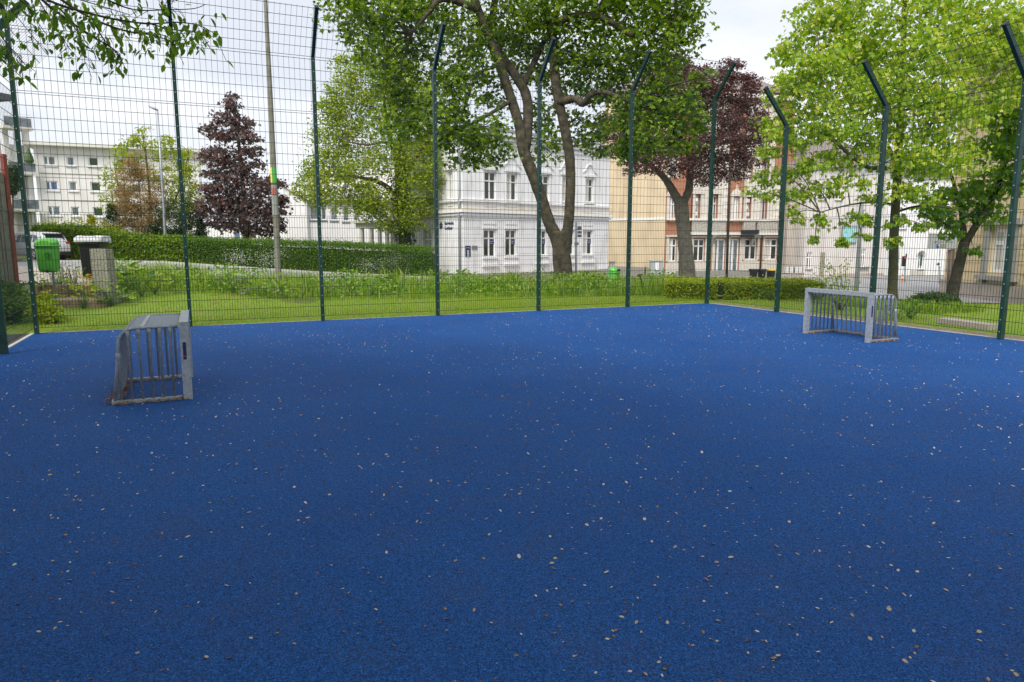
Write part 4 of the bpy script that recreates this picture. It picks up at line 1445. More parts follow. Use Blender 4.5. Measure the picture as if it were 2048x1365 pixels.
for q in ((700, 18, 55, 40, 0), (760, 10, 60, 45, -1), (820, 45, 70, 50, 0), (770, 95, 55, 40, -1), (735, 60, 40, 30, 1), (860, 15, 60, 50, 1),
          (790, 160, 42, 40, -1), (790, 245, 44, 36, -1.5), (830, 210, 42, 40, -1), (840, 130, 50, 45, 0), 
          (900, 185, 45, 45, -1), (905, 235, 50, 45, -1.5), (960, 255, 48, 45, -1.5), (930, 290, 42, 35, -1.5), (985, 295, 38, 30, -1.5), (890, 280, 30, 25, -1.5),
          (945, 318, 22, 18, -1.5), (930, 120, 50, 45, -.5), (985, 180, 35, 35, 1), (930, 60, 50, 45, 0), (1010, 40, 55, 50, 1), (1040, 110, 45, 45, 1.5),
          (1060, 20, 50, 45, 0), (1130, 15, 60, 45, 0), (1160, 80, 50, 45, 0), (1190, 120, 55, 40, 0), (1200, 20, 60, 40, 0), (1260, 20, 60, 50, -.5), (1320, 15, 60, 45, -.5),
          (1375, 35, 38, 40, -1), (1350, 85, 45, 35, -1), (1290, 90, 60, 40, -1), (1240, 120, 55, 35, -.5), (1310, 130, 45, 30, -1), (1240, 170, 45, 35, -.5),
          (1180, 170, 40, 30, .5), (1100, 150, 35, 35, 1), (1090, 220, 30, 35, 1.5), (1170, 250, 45, 32, 1), (1095, 290, 35, 30, 1), (1185, 290, 28, 26, .5), (1060, 60, 40, 40, 2),
          (1270, 215, 50, 40, -1), (1320, 200, 45, 40, -1.5), (1360, 220, 40, 38, -2), (1250, 265, 40, 40, -1), (1310, 265, 50, 40, -2), (1370, 265, 40, 30, -2),
          (1350, 170, 45, 30, -1.5), (1250, 305, 25, 22, -1), (1390, 200, 25, 22, -2), (1400, 250, 22, 18, -2), (1405, 155, 24, 14, -2), (1290, 295, 30, 20, -1.5)):
    cs.append(cl(q[0], q[1], q[2], q[3], D, q[4]))
for q in ((720, -70, 80, 60, 0), (850, -80, 100, 70, 1), (980, -90, 110, 80, 1), (1110, -90, 110, 80, 1), (1240, -80, 110, 70, 0), (1350, -50, 80, 50, -1), (900, -190, 110, 70, 0), (1050, -220, 130, 80, 0), (1200, -190, 110, 70, 0)):
    cs.append(cl(q[0], q[1], q[2], q[3], D, q[4]))
tree('maple_tree', 'big old tree with a low forked trunk in front of the white villa', W(1128, 572, D), stems, cs, LV_dark, M['barkbig'], 'maple', .145, 25, 23, tw=.03, droop=.6, tilt=.6, spread=.33)
# ---- ivy clad light green tree
LV_light = leafmat('leaf_light_tree', [(.12, .19, .018), (.19, .275, .022), (.28, .345, .03), (.38, .40, .045)], .38, .42)
D = 47.0
stems = [
    (T1((812, 505, 0), (808, 460, 0), (803, 400, 0), (800, 350, 0), (801, 300, 0), (806, 250, 0), (812, 200, 0), (815, 150, 0)), [.46, .42, .40, .36, .32, .24, .16, .08], 0),
    (T1((803, 405, 0), (775, 375, -.5), (750, 362, -1), (715, 355, -1.5), (680, 350, -2)), .20, .06),
    (T1((800, 330, 0), (785, 295, .5), (778, 260, .8), (770, 215, 1), (765, 170, 1)), .20, .06),
    (T1((802, 300, 0), (770, 285, -1), (735, 290, -1.5), (700, 285, -1.5)), .13, .04),
    (T1((803, 350, 0), (830, 320, -1), (850, 290, -1.5), (860, 250, -1.5)), .14, .05),
]
cs = []
for q in ((790, 150, 45, 40, 0), (735, 160, 42, 40, 0), (690, 175, 35, 30, 0), (830, 190, 42, 40, 0), (770, 205, 48, 35, 0), (710, 225, 50, 35, 0), (665, 220, 28, 30, 0), (655, 270, 34, 32, 0),
          (720, 275, 50, 35, 0), (800, 260, 50, 35, -1), (850, 255, 35, 40, -1), (690, 315, 55, 32, 0), (640, 320, 32, 32, 0), (620, 365, 30, 32, 0), (665, 365, 45, 32, -1), (720, 345, 45, 32, -1),
          (780, 320, 45, 30, -1), (840, 320, 40, 40, -1), (690, 400, 45, 25, -1), (735, 390, 40, 30, -1), (770, 405, 40, 32, -1), (835, 375, 38, 36, -1), (745, 425, 30, 22, -1), (790, 440, 38, 22, -1),
          (825, 430, 35, 30, -1), (640, 395, 25, 18, -1), (865, 350, 20, 30, -1), (600, 380, 16, 14, 0), (850, 410, 20, 20, -1), (700, 130, 30, 22, 0), (760, 110, 40, 28, 0)):
    cs.append(cl(q[0], q[1], q[2], q[3], D, q[4]))
t_ = tree('linden_tree', 'light yellow green tree with an ivy wrapped trunk behind the clipped hedge', W(812, 505, D), stems, cs, LV_light, M['bark'], 'ovate', .20, 36, 30, tw=.03, droop=.3, spread=.30)
mb = MB()
LV_ivy = leafmat('leaf_ivy', [(.015, .05, .010), (.03, .08, .012), (.07, .14, .02)], .15, .4)
for k in range(1500):
    y = rng.uniform(350, 500)
    p = W(np.interp(y, [350, 400, 460, 505], [800, 803, 808, 812]), y, D)
    a = rng.uniform(0, 2 * pi)
    r = .50 + abs(rng.normal(0, .12)) + (.25 if 425 < y < 460 else 0) * rng.uniform(0, 1)
    add_leaves(mb, np.array([p + r * np.array([cos(a), sin(a), 0])]), .17, 'ovate', .8, .5, np.array([a]))
mb.build('ivy', LV_ivy, t_)
# ---- purple maple
LV_purple = leafmat('leaf_purple_maple', [(.060, .042, .044), (.105, .075, .074), (.15, .110, .104), (.21, .165, .155), (.19, .085, .075)], .34, .40, (1.5, 1.0, .9))
D = 50.0
stems = [(T1((494, 512, 0), (492, 460, 0), (488, 400, 0), (482, 330, 0), (474, 260, 0), (464, 200, 0)), [.26, .22, .19, .14, .09, .03], 0)]
cs = []
for q in ((464, 205, 14, 18), (455, 232, 26, 16), (478, 246, 24, 14), (430, 262, 24, 12), (468, 272, 34, 14), (500, 270, 18, 10), (425, 305, 22, 14), (465, 305, 38, 15), (508, 300, 20, 12), (450, 328, 36, 12),
          (500, 330, 28, 13), (425, 348, 20, 10), (470, 355, 44, 15), (520, 358, 26, 12), (410, 372, 16, 8), (450, 378, 36, 12), (545, 368, 24, 12), (500, 382, 48, 14), (560, 395, 14, 14), (440, 402, 40, 13), (480, 408, 44, 14),
          (530, 412, 40, 14), (415, 422, 24, 12), (460, 428, 46, 14), (510, 432, 44, 14), (552, 428, 20, 16), (440, 446, 28, 10), (485, 452, 40, 10), (545, 452, 24, 10), (520, 462, 28, 8)):
    cs.append(cl(q[0], q[1], q[2], q[3], D, 0))
tree('purple_maple', 'dark purple conical maple behind the clipped hedge, left of the timber pole', W(494, 512, D), stems, cs, LV_purple, M['barkdark'], 'maple', .22, 19, 16, tw=.025, droop=.5, flat=.45, spread=.34)
# ---- lime coloured young trees and the rust coloured shrub
LV_lime = leafmat('leaf_lime', [(.16, .24, .02), (.22, .30, .025), (.30, .34, .03), (.36, .33, .04)], .45, .5)
LV_rust = leafmat('leaf_rust', [(.26, .17, .09), (.36, .24, .13), (.42, .32, .15), (.30, .30, .07)], .4, .7, (1.4, 1.2, .8))
D = 52.0
stems = [(T1((300, 505, 0), (300, 400, 0), (290, 300, 0), (285, 262, 0)), [.14, .10, .06, .02], 0), (T1((302, 470, 0), (350, 400, 0), (372, 330, 0), (378, 300, 0)), .08, .02), (T1((300, 440, 0), (240, 380, 0), (228, 310, 0)), .07, .02)]
cs = [cl(q[0], q[1], q[2], q[3], D, 0) for q in ((284, 272, 18, 20), (270, 298, 26, 20), (310, 300, 30, 24), (240, 312, 22, 24), (335, 290, 14, 24), (350, 320, 26, 24), (228, 345, 18, 24), (375, 325, 22, 30), (330, 350, 40, 24), (385, 360, 20, 28), (220, 385, 16, 24), (215, 412, 14, 14), (395, 395, 16, 28), (360, 385, 30, 26), (345, 420, 30, 24), (388, 425, 18, 20))]
tree('young_tree', 'airy lime green young tree in front of the cream apartment block', W(300, 505, D), stems, cs, LV_lime, M['barkgrey'], 'ovate', .20, 26, 15, tw=.02)
D = 50.5
stems = [(T1((285, 505, 0), (283, 440, 0), (278, 370, 0), (272, 310, 0)), .08, .02)]
cs = [cl(q[0], q[1], q[2], q[3], D, 0) for q in ((272, 325, 18, 24), (262, 355, 26, 24), (290, 360, 26, 26), (250, 392, 26, 24), (280, 395, 34, 26), (312, 390, 22, 24), (245, 425, 26, 22), (280, 432, 36, 26), (315, 425, 22, 24), (265, 458, 30, 18), (300, 460, 28, 18))]
tree('flowering_shrub', 'rust coloured twiggy shrub in front of the lime green young tree', W(285, 505, D), stems, cs, LV_rust, M['barkgrey'], 'tuft', .16, 26, 20, tw=.025)
LV_ever = leafmat('leaf_evergreen', [(.018, .040, .014), (.03, .06, .018), (.045, .085, .02), (.08, .13, .025)], .15, .5)
def shrub(name, label, base, clumps, leafm, kind, size, per, spray, group=None, cat='shrub'):
    root = empty(name, base, label, cat, group)
    mb, wb = MB(), MB()
    b = np.array(base, float)
    for c, rad in clumps:
        wb.tube([b, (b + c) / 2 + np.array([0, 0, .05]), c], [.03, .02, .01], 5)
        q = rng.normal(0, 1, (spray, 3))
        q /= np.linalg.norm(q, axis=1)[:, None]
        S = np.array(c) + q * np.array(rad) * (.45 + .55 * rng.uniform(0, 1, spray))[:, None]
        for s_ in S:
            k = max(3, int(per * rng.uniform(.5, 1.5)))
            add_leaves(mb, s_ + rng.normal(0, np.mean(rad) * .2, (k, 3)), size, kind, .1, .9)
    wb.build('stem', M['barkdark'], root, smooth=True)
    mb.build('foliage', leafm, root)
    return root
D = 50
shrub('evergreen_shrub', 'dark evergreen shrub at the foot of the lime green tree, left of the purple maple', W(372, 505, D), [cl(q[0], q[1], q[2], q[3], D) for q in ((335, 430, 24, 30), (350, 462, 30, 26), (372, 430, 20, 40), (388, 445, 18, 36), (372, 470, 28, 24), (325, 465, 22, 22), (310, 470, 20, 16))], LV_ever, 'tuft', .17, 24, 20)
shrub('conifer_shrub', 'small dark cone shaped conifer beside the purple maple', W(403, 505, D), [cl(q[0], q[1], q[2], q[3], D) for q in ((402, 448, 6, 12), (402, 464, 11, 14), (402, 480, 15, 14))], LV_ever, 'tuft', .15, 20, 20)
shrub('conifer_shrub', 'small dark conifer at the left foot of the rust coloured shrub', W(228, 505, D), [cl(q[0], q[1], q[2], q[3], D) for q in ((226, 425, 8, 16), (230, 450, 16, 20), (236, 475, 22, 16))], LV_ever, 'tuft', .15, 20, 20)
# ---- copper beech
LV_beech = leafmat('leaf_copper_beech', [(.072, .044, .046), (.11, .066, .066), (.15, .092, .086), (.20, .135, .12)], .40, .4, (1.6, .85, .75))
D = 36.0
stems = [
    (T1((1373, 580, 0), (1374, 545, 0), (1371, 500, 0), (1366, 450, 0), (1362, 408, 0)), [.58, .42, .36, .34, .37], 0),
    (T1((1364, 415, 0), (1350, 390, 0), (1330, 358, 0), (1305, 335, 0), (1270, 315, 0)), [.27, .22, .17, .12, .05], 0),
    (T1((1362, 412, 0), (1376, 385, 0), (1380, 350, 0), (1385, 300, 0), (1400, 230, 0), (1425, 160, 0)), [.24, .20, .17, .14, .09, .03], 0),
    (T1((1382, 330, 0), (1420, 290, 0), (1465, 250, 0), (1500, 200, 0)), .11, .03),
]
cs = [cl(q[0], q[1], q[2], q[3], D, q[4]) for q in ((1462, 135, 28, 24, 0), (1430, 165, 40, 28, 0), (1480, 175, 36, 28, 0), (1505, 165, 20, 18, 0), (1395, 190, 45, 30, 0), (1450, 210, 50, 30, 0), (1505, 225, 30, 28, 0), (1420, 245, 55, 30, 0), (1480, 255, 50, 30, -1),
          (1380, 280, 55, 28, -1), (1440, 290, 60, 28, -1), (1500, 290, 36, 26, -1), (1310, 290, 50, 26, 0), (1265, 300, 40, 24, 0), (1345, 318, 50, 22, -1), (1400, 330, 55, 24, -1), (1455, 325, 50, 24, -1), (1300, 325, 42, 20, -1), (1500, 318, 30, 18, -1),
          (1250, 265, 35, 25, 1), (1228, 290, 28, 18, 0), (1208, 255, 24, 18, .5), (1272, 332, 30, 14, -.5), (1340, 130, 40, 26, 1), (1380, 150, 40, 26, .5), (1300, 250, 50, 30, 1), (1350, 230, 50, 35, 1), (1340, 170, 50, 35, 1), (1225, 240, 25, 22, 1), (1330, 345, 25, 14, -1), (1420, 355, 40, 14, -1), (1470, 345, 30, 14, -1), (1520, 260, 16, 22, 0), (1060, 190, 30, 30, 4))]
cs = cs[:-1]
tree('copper_beech', 'dark copper leaved beech with a forked grey trunk in front of the brick tenement', W(1373, 575, D), stems, cs, LV_beech, M['barkgrey'], 'ovate', .15, 34, 30, tw=.03, droop=.2, flat=.45)
# ---- bright green maple at the right
LV_bright = leafmat('leaf_bright_maple', [(.12, .21, .022), (.20, .32, .03), (.30, .43, .04), (.40, .48, .06), (.50, .47, .07)], .45, .36, (1.7, 1.8, .8))
D = 18.3
stems = [
    (T1((1784, 622, 0), (1785, 580, 0), (1787, 520, 0), (1789, 450, 0), (1793, 380, 0), (1797, 310, 0), (1801, 220, 0), (1805, 120, 0), (1810, 0, 0), (1815, -130, 0)), [.15, .125, .118, .112, .105, .095, .085, .07, .05, .025], 0),
    (T1((1790, 345, 0), (1765, 335, -.5), (1740, 336, -.7), (1705, 315, -.9), (1670, 283, -1.0), (1635, 262, -1), (1600, 235, -1)), [.06, .055, .05, .045, .04, .03, .015], 0),
    (T1((1792, 330, 0), (1775, 290, .3), (1755, 255, .5), (1735, 200, .6), (1700, 130, .6)), .05, .012),
    (T1((1795, 345, 0), (1825, 320, -.4), (1845, 285, -.6), (1870, 230, -.8), (1890, 160, -.8)), .05, .012),
    (T1((1800, 225, 0), (1830, 215, -.5), (1880, 205, -1), (1930, 195, -1.2)), .04, .012),
    (T1((1798, 250, 0), (1760, 205, -.4), (1700, 170, -.8), (1640, 130, -1)), .04, .012),
    (T1((1790, 410, 0), (1750, 405, -.8), (1700, 410, -1.2), (1640, 425, -1.4)), .035, .012),
    (T1((1790, 425, 0), (1840, 412, -.6), (1890, 415, -1), (1930, 425, -1)), .035, .012),
]
cs = [cl(q[0], q[1], q[2], q[3], D, q[4]) for q in (
    (1585, 95, 32, 30, 0), (1600, 140, 44, 32, -.5), (1570, 180, 38, 30, 0), (1620, 200, 46, 34, -.8), (1560, 245, 40, 26, 0), (1600, 265, 48, 30, -.8), (1555, 290, 34, 22, -.4), (1660, 60, 50, 40, 0), (1650, 120, 50, 36, -.8), (1700, 110, 50, 40, .5),
    (1680, 180, 54, 36, -1), (1670, 240, 54, 34, -1.2), (1540, 352, 34, 14, 0), (1585, 335, 38, 18, -.6), (1640, 322, 42, 20, -1), (1700, 312, 44, 22, -1), (1528, 385, 32, 11, -.2), (1580, 388, 36, 12, -.8), (1635, 378, 38, 14, -1), (1695, 368, 40, 18, -1.2),
    (1590, 428, 26, 12, -1), (1640, 440, 24, 10, -1.2), (1702, 432, 26, 12, -1.2), (1745, 400, 24, 16, -1), (1630, 478, 13, 8, -1.2), (1680, 484, 14, 9, -1.2), (1724, 470, 15, 10, -1.2), (1740, 440, 14, 9, -1),
    (1740, 40, 60, 44, 0), (1760, 110, 56, 42, .8), (1740, 180, 54, 40, -.6), (1745, 260, 50, 36, -.6), (1820, 30, 64, 44, 0), (1830, 100, 60, 44, -.8), (1820, 170, 60, 40, -1), (1830, 245, 58, 38, -1), (1800, 310, 46, 30, -1.2), (1850, 320, 54, 34, -1.2),
    (1790, 375, 34, 18, -1.4), (1845, 385, 38, 15, -1.2), (1792, 442, 22, 13, -.9), (1788, 480, 17, 10, -.8), (1900, 30, 66, 46, 0), (1900, 100, 62, 44, -.6), (1890, 170, 60, 42, -1), (1900, 245, 56, 40, -.8), (1910, 320, 50, 32, -.8), (1980, 50, 60, 46, 0),
    (1970, 120, 56, 42, 0), (1960, 190, 52, 40, 0), (2035, 90, 50, 50, 0), (2050, 20, 60, 50, 0), (1720, -40, 70, 50, 0), (1840, -50, 80, 50, 0), (1960, -40, 80, 50, 0), (2070, 150, 50, 60, 0), (1660, 0, 50, 40, 0), (1620, 40, 36, 26, 0), (1850, 452, 22, 9, -.8))]
tree('maple_tree', 'bright yellow green young maple with a slim straight trunk beside the right goal', W(1785, 612, D), stems, cs, LV_bright, M['barkgreen'], 'maple', .104, 21, 22, tw=.012, droop=.85, tilt=.6, spread=.34)
# ---- leaning tree in front of the yellow house
LV_mid = leafmat('leaf_leaning_tree', [(.07, .16, .016), (.11, .21, .02), (.16, .28, .022), (.23, .33, .028)], .5, .45)
D = 21.0
stems = [
    (T1((1903, 598, 0), (1912, 555, 0), (1922, 515, 0), (1929, 485, 0)), [.19, .155, .145, .15], 0),
    (T1((1929, 490, 0), (1948, 458, -.2), (1972, 420, -.4), (1995, 375, -.5), (2012, 320, -.6), (2020, 260, -.6)), [.11, .10, .09, .07, .05, .03], 0),
    (T1((1927, 490, 0), (1926, 455, .1), (1921, 415, .2), (1908, 370, .3), (1895, 320, .3)), [.10, .09, .07, .05, .03], 0),
    (T1((1926, 480, 0), (1905, 458, -.3), (1880, 442, -.6), (1840, 425, -.8)), .06, .02),
]
cs = [cl(q[0], q[1], q[2], q[3], D, q[4]) for q in ((2005, 240, 40, 34, -1), (2040, 290, 40, 40, -1), (1985, 300, 40, 30, -1), (2030, 350, 36, 30, -1), (1980, 360, 40, 28, -.5), (1940, 385, 40, 26, 0), (1900, 395, 40, 26, 0), (1870, 420, 36, 22, -.4), (1985, 425, 34, 22, -.5),
      (1920, 435, 30, 18, 0), (2050, 240, 30, 40, -1), (1895, 460, 24, 14, -.4), (1945, 490, 16, 10, -.5), (2030, 200, 40, 34, -1))]
tree('leaning_tree', 'dark barked leaning tree in front of the yellow house', W(1903, 590, D), stems, cs, LV_mid, M['barkdark'], 'maple', .15, 14, 18, tw=.014, droop=.8, tilt=.55, spread=.34)

# ---- hornbeam branches hanging into the picture from a tree beside the viewer
LV_over = leafmat('leaf_overhang', [(.06, .13, .02), (.09, .17, .025), (.13, .22, .03), (.18, .27, .04)], .6, .45)
root = empty('hornbeam_tree', (-7.6, 2.2, 0), 'overhanging tree whose leafy twigs hang down in front of the left fence corner', 'tree')
wood, lv = MB(), MB()
limb(wood, [(-7.6, 2.2, 0), (-7.5, 2.2, 2.2), (-7.2, 2.3, 4.2), (-6.2, 2.6, 6.2)], [.28, .24, .2, .16], 0, 10)
limb(wood, [(-7.2, 2.3, 4.2), (-5.6, 3.0, 5.0), (-4.4, 4.2, 4.6), (-3.9, 5.0, 4.0)], [.14, .1, .06, .03], 0, 8)
limb(wood, [(-6.2, 2.6, 6.2), (-3.5, 2.4, 7.2), (-1, 2.2, 7.6)], [.14, .1, .04], 0, 8)
limb(wood, [(-6.2, 2.6, 6.2), (-5.0, .5, 7.4), (-4, -2, 8)], [.14, .1, .04], 0, 8)
limb(wood, [(-6.6, 2.5, 5.6), (-5.0, 4.4, 6.6), (-4.6, 6.0, 7.0)], [.10, .08, .03], 0, 8)
twigs = [[(-40, -90), (40, -30), (105, 5), (170, 25), (235, 40), (300, 48), (355, 45), (400, 52), (432, 70)],
         [(20, -60), (90, 5), (135, 40), (180, 70), (225, 98), (245, 120)], [(80, -40), (130, 5), (190, 40), (250, 62), (300, 70), (345, 82), (372, 78)],
         [(-20, -70), (60, -20), (95, 30), (118, 65), (140, 100)], [(150, -40), (215, 0), (270, 20), (330, 20), (385, 18), (410, 10)], [(110, 10), (150, 50), (165, 90), (170, 128)],
         [(235, 40), (285, 65), (330, 72), (350, 90)], [(300, 48), (345, 60), (380, 62), (405, 72)], [(-60, 30), (-10, 60), (15, 90), (35, 110), (50, 130)], [(-40, 60), (0, 90), (18, 105)],
         [(0, -60), (30, -10), (60, 20), (62, 55), (66, 92)], [(-30, -20), (10, 0), (50, -5), (100, 5)], [(120, -60), (200, -20), (290, -10), (350, 5)], [(180, 30), (205, 75), (232, 104)], [(60, -30), (160, 0), (260, 30)]]
for k, tw_ in enumerate(twigs):
    Dk = 5.0 + .25 * (k % 4) - .3
    pts = [W(x, y, Dk + .1 * sin(i + k)) for i, (x, y) in enumerate(tw_)]
    o = limb(wood, pts, .011 if k < 3 else .006, .002, 5)
    step = max(1, len(o) // 14)
    n_l = 66 if k in (0, 1, 2, 3) else 34
    for q in range(n_l):
        i = rng.uniform(len(o) * .22, len(o) - 1)
        p = o[int(i)] + (o[min(int(i) + 1, len(o) - 1)] - o[int(i)]) * (i % 1)
        off = rng.normal(0, .045, 3) + np.array([0, 0, -.045])
        if q % 3 == 0: wood.bars([p], [p + off], .0025)
        add_leaves(lv, np.array([p + off]), .060, 'ovate', .95, .5)
# crown proper, above and beside the viewer, unseen and thickened to shade the court
for c, r in (((-6.5, 3, 7.5), 2.0), ((-4.5, 1.5, 8.0), 2.0), ((-3, 3.0, 8.4), 1.8), ((-1.2, 2.0, 8.2), 1.8), ((-4.6, 4.8, 7.6), 1.6), ((-5, -1, 8), 2.2), ((-2.5, -1.5, 8.4), 2.2), ((-7.6, 0, 7), 2), ((-7.5, 4.6, 7), 1.7), ((.4, .2, 8.8), 1.8), ((-8.3, 2.5, 6.4), 1.5), ((-3.5, -4, 8.2), 2.4), ((-6.5, -4, 7.5), 2.4), ((0, -3, 8.8), 2.2), ((2.4, -1.2, 9), 1.8), ((-1.5, .6, 7.6), 1.6), ((-3.5, .2, 7.2), 1.7), ((-5.5, 1.0, 6.6), 1.6), ((1.5, -3.5, 9), 2.2), ((-2, -6, 8.6), 2.6), ((-6, -6.5, 8), 2.6), ((-8.5, 5.5, 7.5), 1.8)):
    S = np.array(c) + rng.normal(0, .5, (110, 3)) * r * np.array([1, 1, .55])
    for s_ in S:
        add_leaves(lv, s_ + rng.normal(0, .28, (26, 3)), .135, 'ovate', .4, .8)
wood.build('trunk', M['barkdark'], root, smooth=True)
lv.build('crown', LV_over, root)
root = empty('hornbeam_tree', (-1.5, -6.5, 0), 'unseen tree added behind the viewer to shade the near half of the court', 'tree')
wood, lv = MB(), MB()  # out of view, put in to darken the near court
limb(wood, [(-1.5, -6.5, 0), (-1.5, -6.4, 2.5), (-1.3, -6.2, 5), (-1.2, -6, 8)], [.34, .28, .22, .1], 0, 10)
for e in ((-6, -5, 6.5), (4, -5.5, 6.5), (-3, -2.5, 7), (2, -2.5, 7), (-1, -10, 7)):
    limb(wood, [(-1.4, -6.3, 4), (np.array((-1.4, -6.3, 5.5)) + np.array(e)) / 2, e], [.14, .09, .04], 0, 7)
for k in range(46):
    c = np.array([rng.uniform(-9, 3.2), rng.uniform(-9.5, -1.0), rng.uniform(3.7, 8.5)])
    S = c + rng.normal(0, .55, (70, 3)) * np.array([1.9, 1.9, .9])
    for s_ in S:
        add_leaves(lv, s_ + rng.normal(0, .26, (20, 3)), .15, 'ovate', .4, .8)
wood.build('trunk', M['barkdark'], root, smooth=True)
lv.build('crown', LV_over, root)

# ------------------------------------------------------------------ hedges, shrubs, grass
def hedge_mesh(mb, line, h, depth, n, size, kind, wob=.06, top=1.0, base=None):
    """leaves over the skin of a clipped hedge that follows a plan line"""
    line = np.array(line, float)
    seg = np.linalg.norm(np.diff(line, axis=0), axis=1)
    cum = np.concatenate([[0], np.cumsum(seg)])
    s = rng.uniform(0, cum[-1], n)
    i = np.clip(np.searchsorted(cum, s) - 1, 0, len(seg) - 1)
    f = (s - cum[i]) / seg[i]
    p = line[i] + (line[i + 1] - line[i]) * f[:, None]
    d = (line[i + 1] - line[i]) / seg[i][:, None]
    nr = np.stack([d[:, 1], -d[:, 0]], 1)
    hh = np.interp(s, np.linspace(0, cum[-1], len(h)), h) if np.ndim(h) else np.full(n, h)
    u = rng.uniform(0, 1, n)
    front = u < .58
    ontop = (u >= .58) & (u < .90)
    bump = .5 * np.sin(s * 2.1) + .5 * np.sin(s * .83 + 1.3)
    off = np.where(front, depth / 2, np.where(ontop, rng.uniform(-.5, .5, n) * depth, rng.uniform(-.5, .5, n) * depth)) + rng.normal(0, wob, n) + bump * wob
    z = np.where(ontop, hh, rng.uniform(.03, 1, n) * hh) + rng.normal(0, wob, n) * np.where(ontop, 1, .4)
    g = np.array([gz(*q) for q in p])
    C = np.stack([p[:, 0] + nr[:, 0] * off, p[:, 1] + nr[:, 1] * off, g + z], 1)
    add_leaves(mb, C, size, kind, .15, .8)
def hedge(name, label, line, h, depth, n, size, kind, leafm, wob=.06, group=None):
    root = empty(name, (*line[0], gz(*line[0])), label, 'hedge', group)
    mb = MB()
    hedge_mesh(mb, line, h, depth, n, size, kind, wob)
    mb.build('foliage', leafm, root)
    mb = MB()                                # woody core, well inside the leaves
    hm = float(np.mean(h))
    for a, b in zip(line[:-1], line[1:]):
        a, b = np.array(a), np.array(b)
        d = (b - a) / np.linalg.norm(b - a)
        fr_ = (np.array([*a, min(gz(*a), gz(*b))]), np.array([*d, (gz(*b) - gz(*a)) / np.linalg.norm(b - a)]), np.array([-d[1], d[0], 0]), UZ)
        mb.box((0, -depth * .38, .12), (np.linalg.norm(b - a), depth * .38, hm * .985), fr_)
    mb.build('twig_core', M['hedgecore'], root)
    return root
LV_horn = leafmat('leaf_hornbeam', [(.06, .14, .014), (.11, .21, .018), (.19, .29, .022), (.32, .36, .03)], .4, .4)
LV_priv = leafmat('leaf_privet', [(.050, .12, .016), (.08, .17, .022), (.12, .22, .028), (.20, .30, .04)], .35, .4)
LV_box = leafmat('leaf_low_hedge', [(.10, .17, .012), (.22, .30, .018), (.38, .43, .024), (.52, .50, .03)], .4, .45)
LV_flow = leafmat('flower_white', [(.62, .66, .55), (.75, .76, .70), (.50, .58, .42)], .2, .6, (1, 1, 1))
hl_ = [tuple(W(x, 500, d)[:2]) for x, d in ((84, 47.5), (200, 47.2), (300, 46.6), (378, 46))]
hedge('hornbeam_hedge', 'tall leafy hornbeam hedge behind the parked white car, its top yellowing', hl_, [2.15, 2.1, 1.75, 1.45, 1.5], 1.4, 21000, .17, 'ovate', LV_horn, .12)
LV_gold = leafmat('leaf_golden', [(.26, .28, .02), (.36, .36, .03), (.42, .36, .04)], .4, .5)
shrub('golden_shrub', 'golden yellow shrub showing over the hornbeam hedge below the apartment windows', W(150, 470, 49), [cl(q[0], q[1], q[2], q[3], 49) for q in ((110, 456, 26, 14), (150, 452, 30, 14), (190, 452, 26, 14), (185, 440, 8, 10), (225, 455, 18, 12))], LV_gold, 'ovate', .16, 24, 16)
pl_ = [tuple(W(x, 500, d)[:2]) for x, d in ((378, 45.2), (480, 45), (600, 44.8), (740, 44.5), (868, 44.3))]
priv = hedge('privet_hedge', 'long clipped privet hedge with white blossom patches along the road, right of the hornbeam hedge', pl_, [1.5, 1.62, 1.75, 1.82, 1.80, 1.75], 1.3, 48000, .10, 'ovate', LV_priv, .10)
mb = MB()
for x, rx, y, ry, n in ((475, 30, 516, 16, 420), (535, 30, 518, 18, 360), (745, 36, 530, 14, 420), (790, 34, 520, 18, 700), (560, 18, 505, 14, 120)):
    P = np.array([W(x + rng.normal(0, rx * .5), y + rng.normal(0, ry * .5), 43.75 + rng.normal(0, .06)) for _ in range(n)])
    add_leaves(mb, P, .07, 'quad', 0, 1.2)
mb.build('blossom', LV_flow, priv)
bl = [tuple(G(x, y, 0)[:2]) for x, y in ((1335, 594), (1430, 597), (1520, 597), (1625, 598))]
bl = [(bl[0][0], 20.9), (bl[1][0] + .15, 20.6), (bl[2][0] + .3, 20.8), (9.1, 21.2)]
hedge('low_hedge', 'low clipped yellow green hedge just behind the far right corner of the court', bl, .48, 1.3, 36000, .062, 'ovate', LV_box, .05)
LV_dome = leafmat('leaf_dome_shrub', [(.03, .07, .02), (.06, .11, .03), (.10, .15, .05)], .2, .5)
D = 17.8
shrub('dome_shrub', 'low rounded dark green shrub on the lawn in front of the leaning tree', G(1865, 614, -.05), [cl(q[0], q[1], q[2], q[3], D) for q in ((1834, 607, 16, 10), (1850, 603, 20, 13), (1868, 602, 22, 13), (1888, 603, 20, 13), (1902, 607, 13, 10), (1866, 609, 36, 9))], LV_dome, 'quad', .07, 80, 70)
LV_yel = leafmat('leaf_sparse_shrub', [(.16, .26, .02), (.26, .34, .03), (.34, .36, .05)], .45, .5)
D = 16.5
root = empty('sparse_shrub', G(1680, 608, 0), 'sparse yellow leaved shrub with bare stems behind the right goal', 'shrub')
wb, mb = MB(), MB()
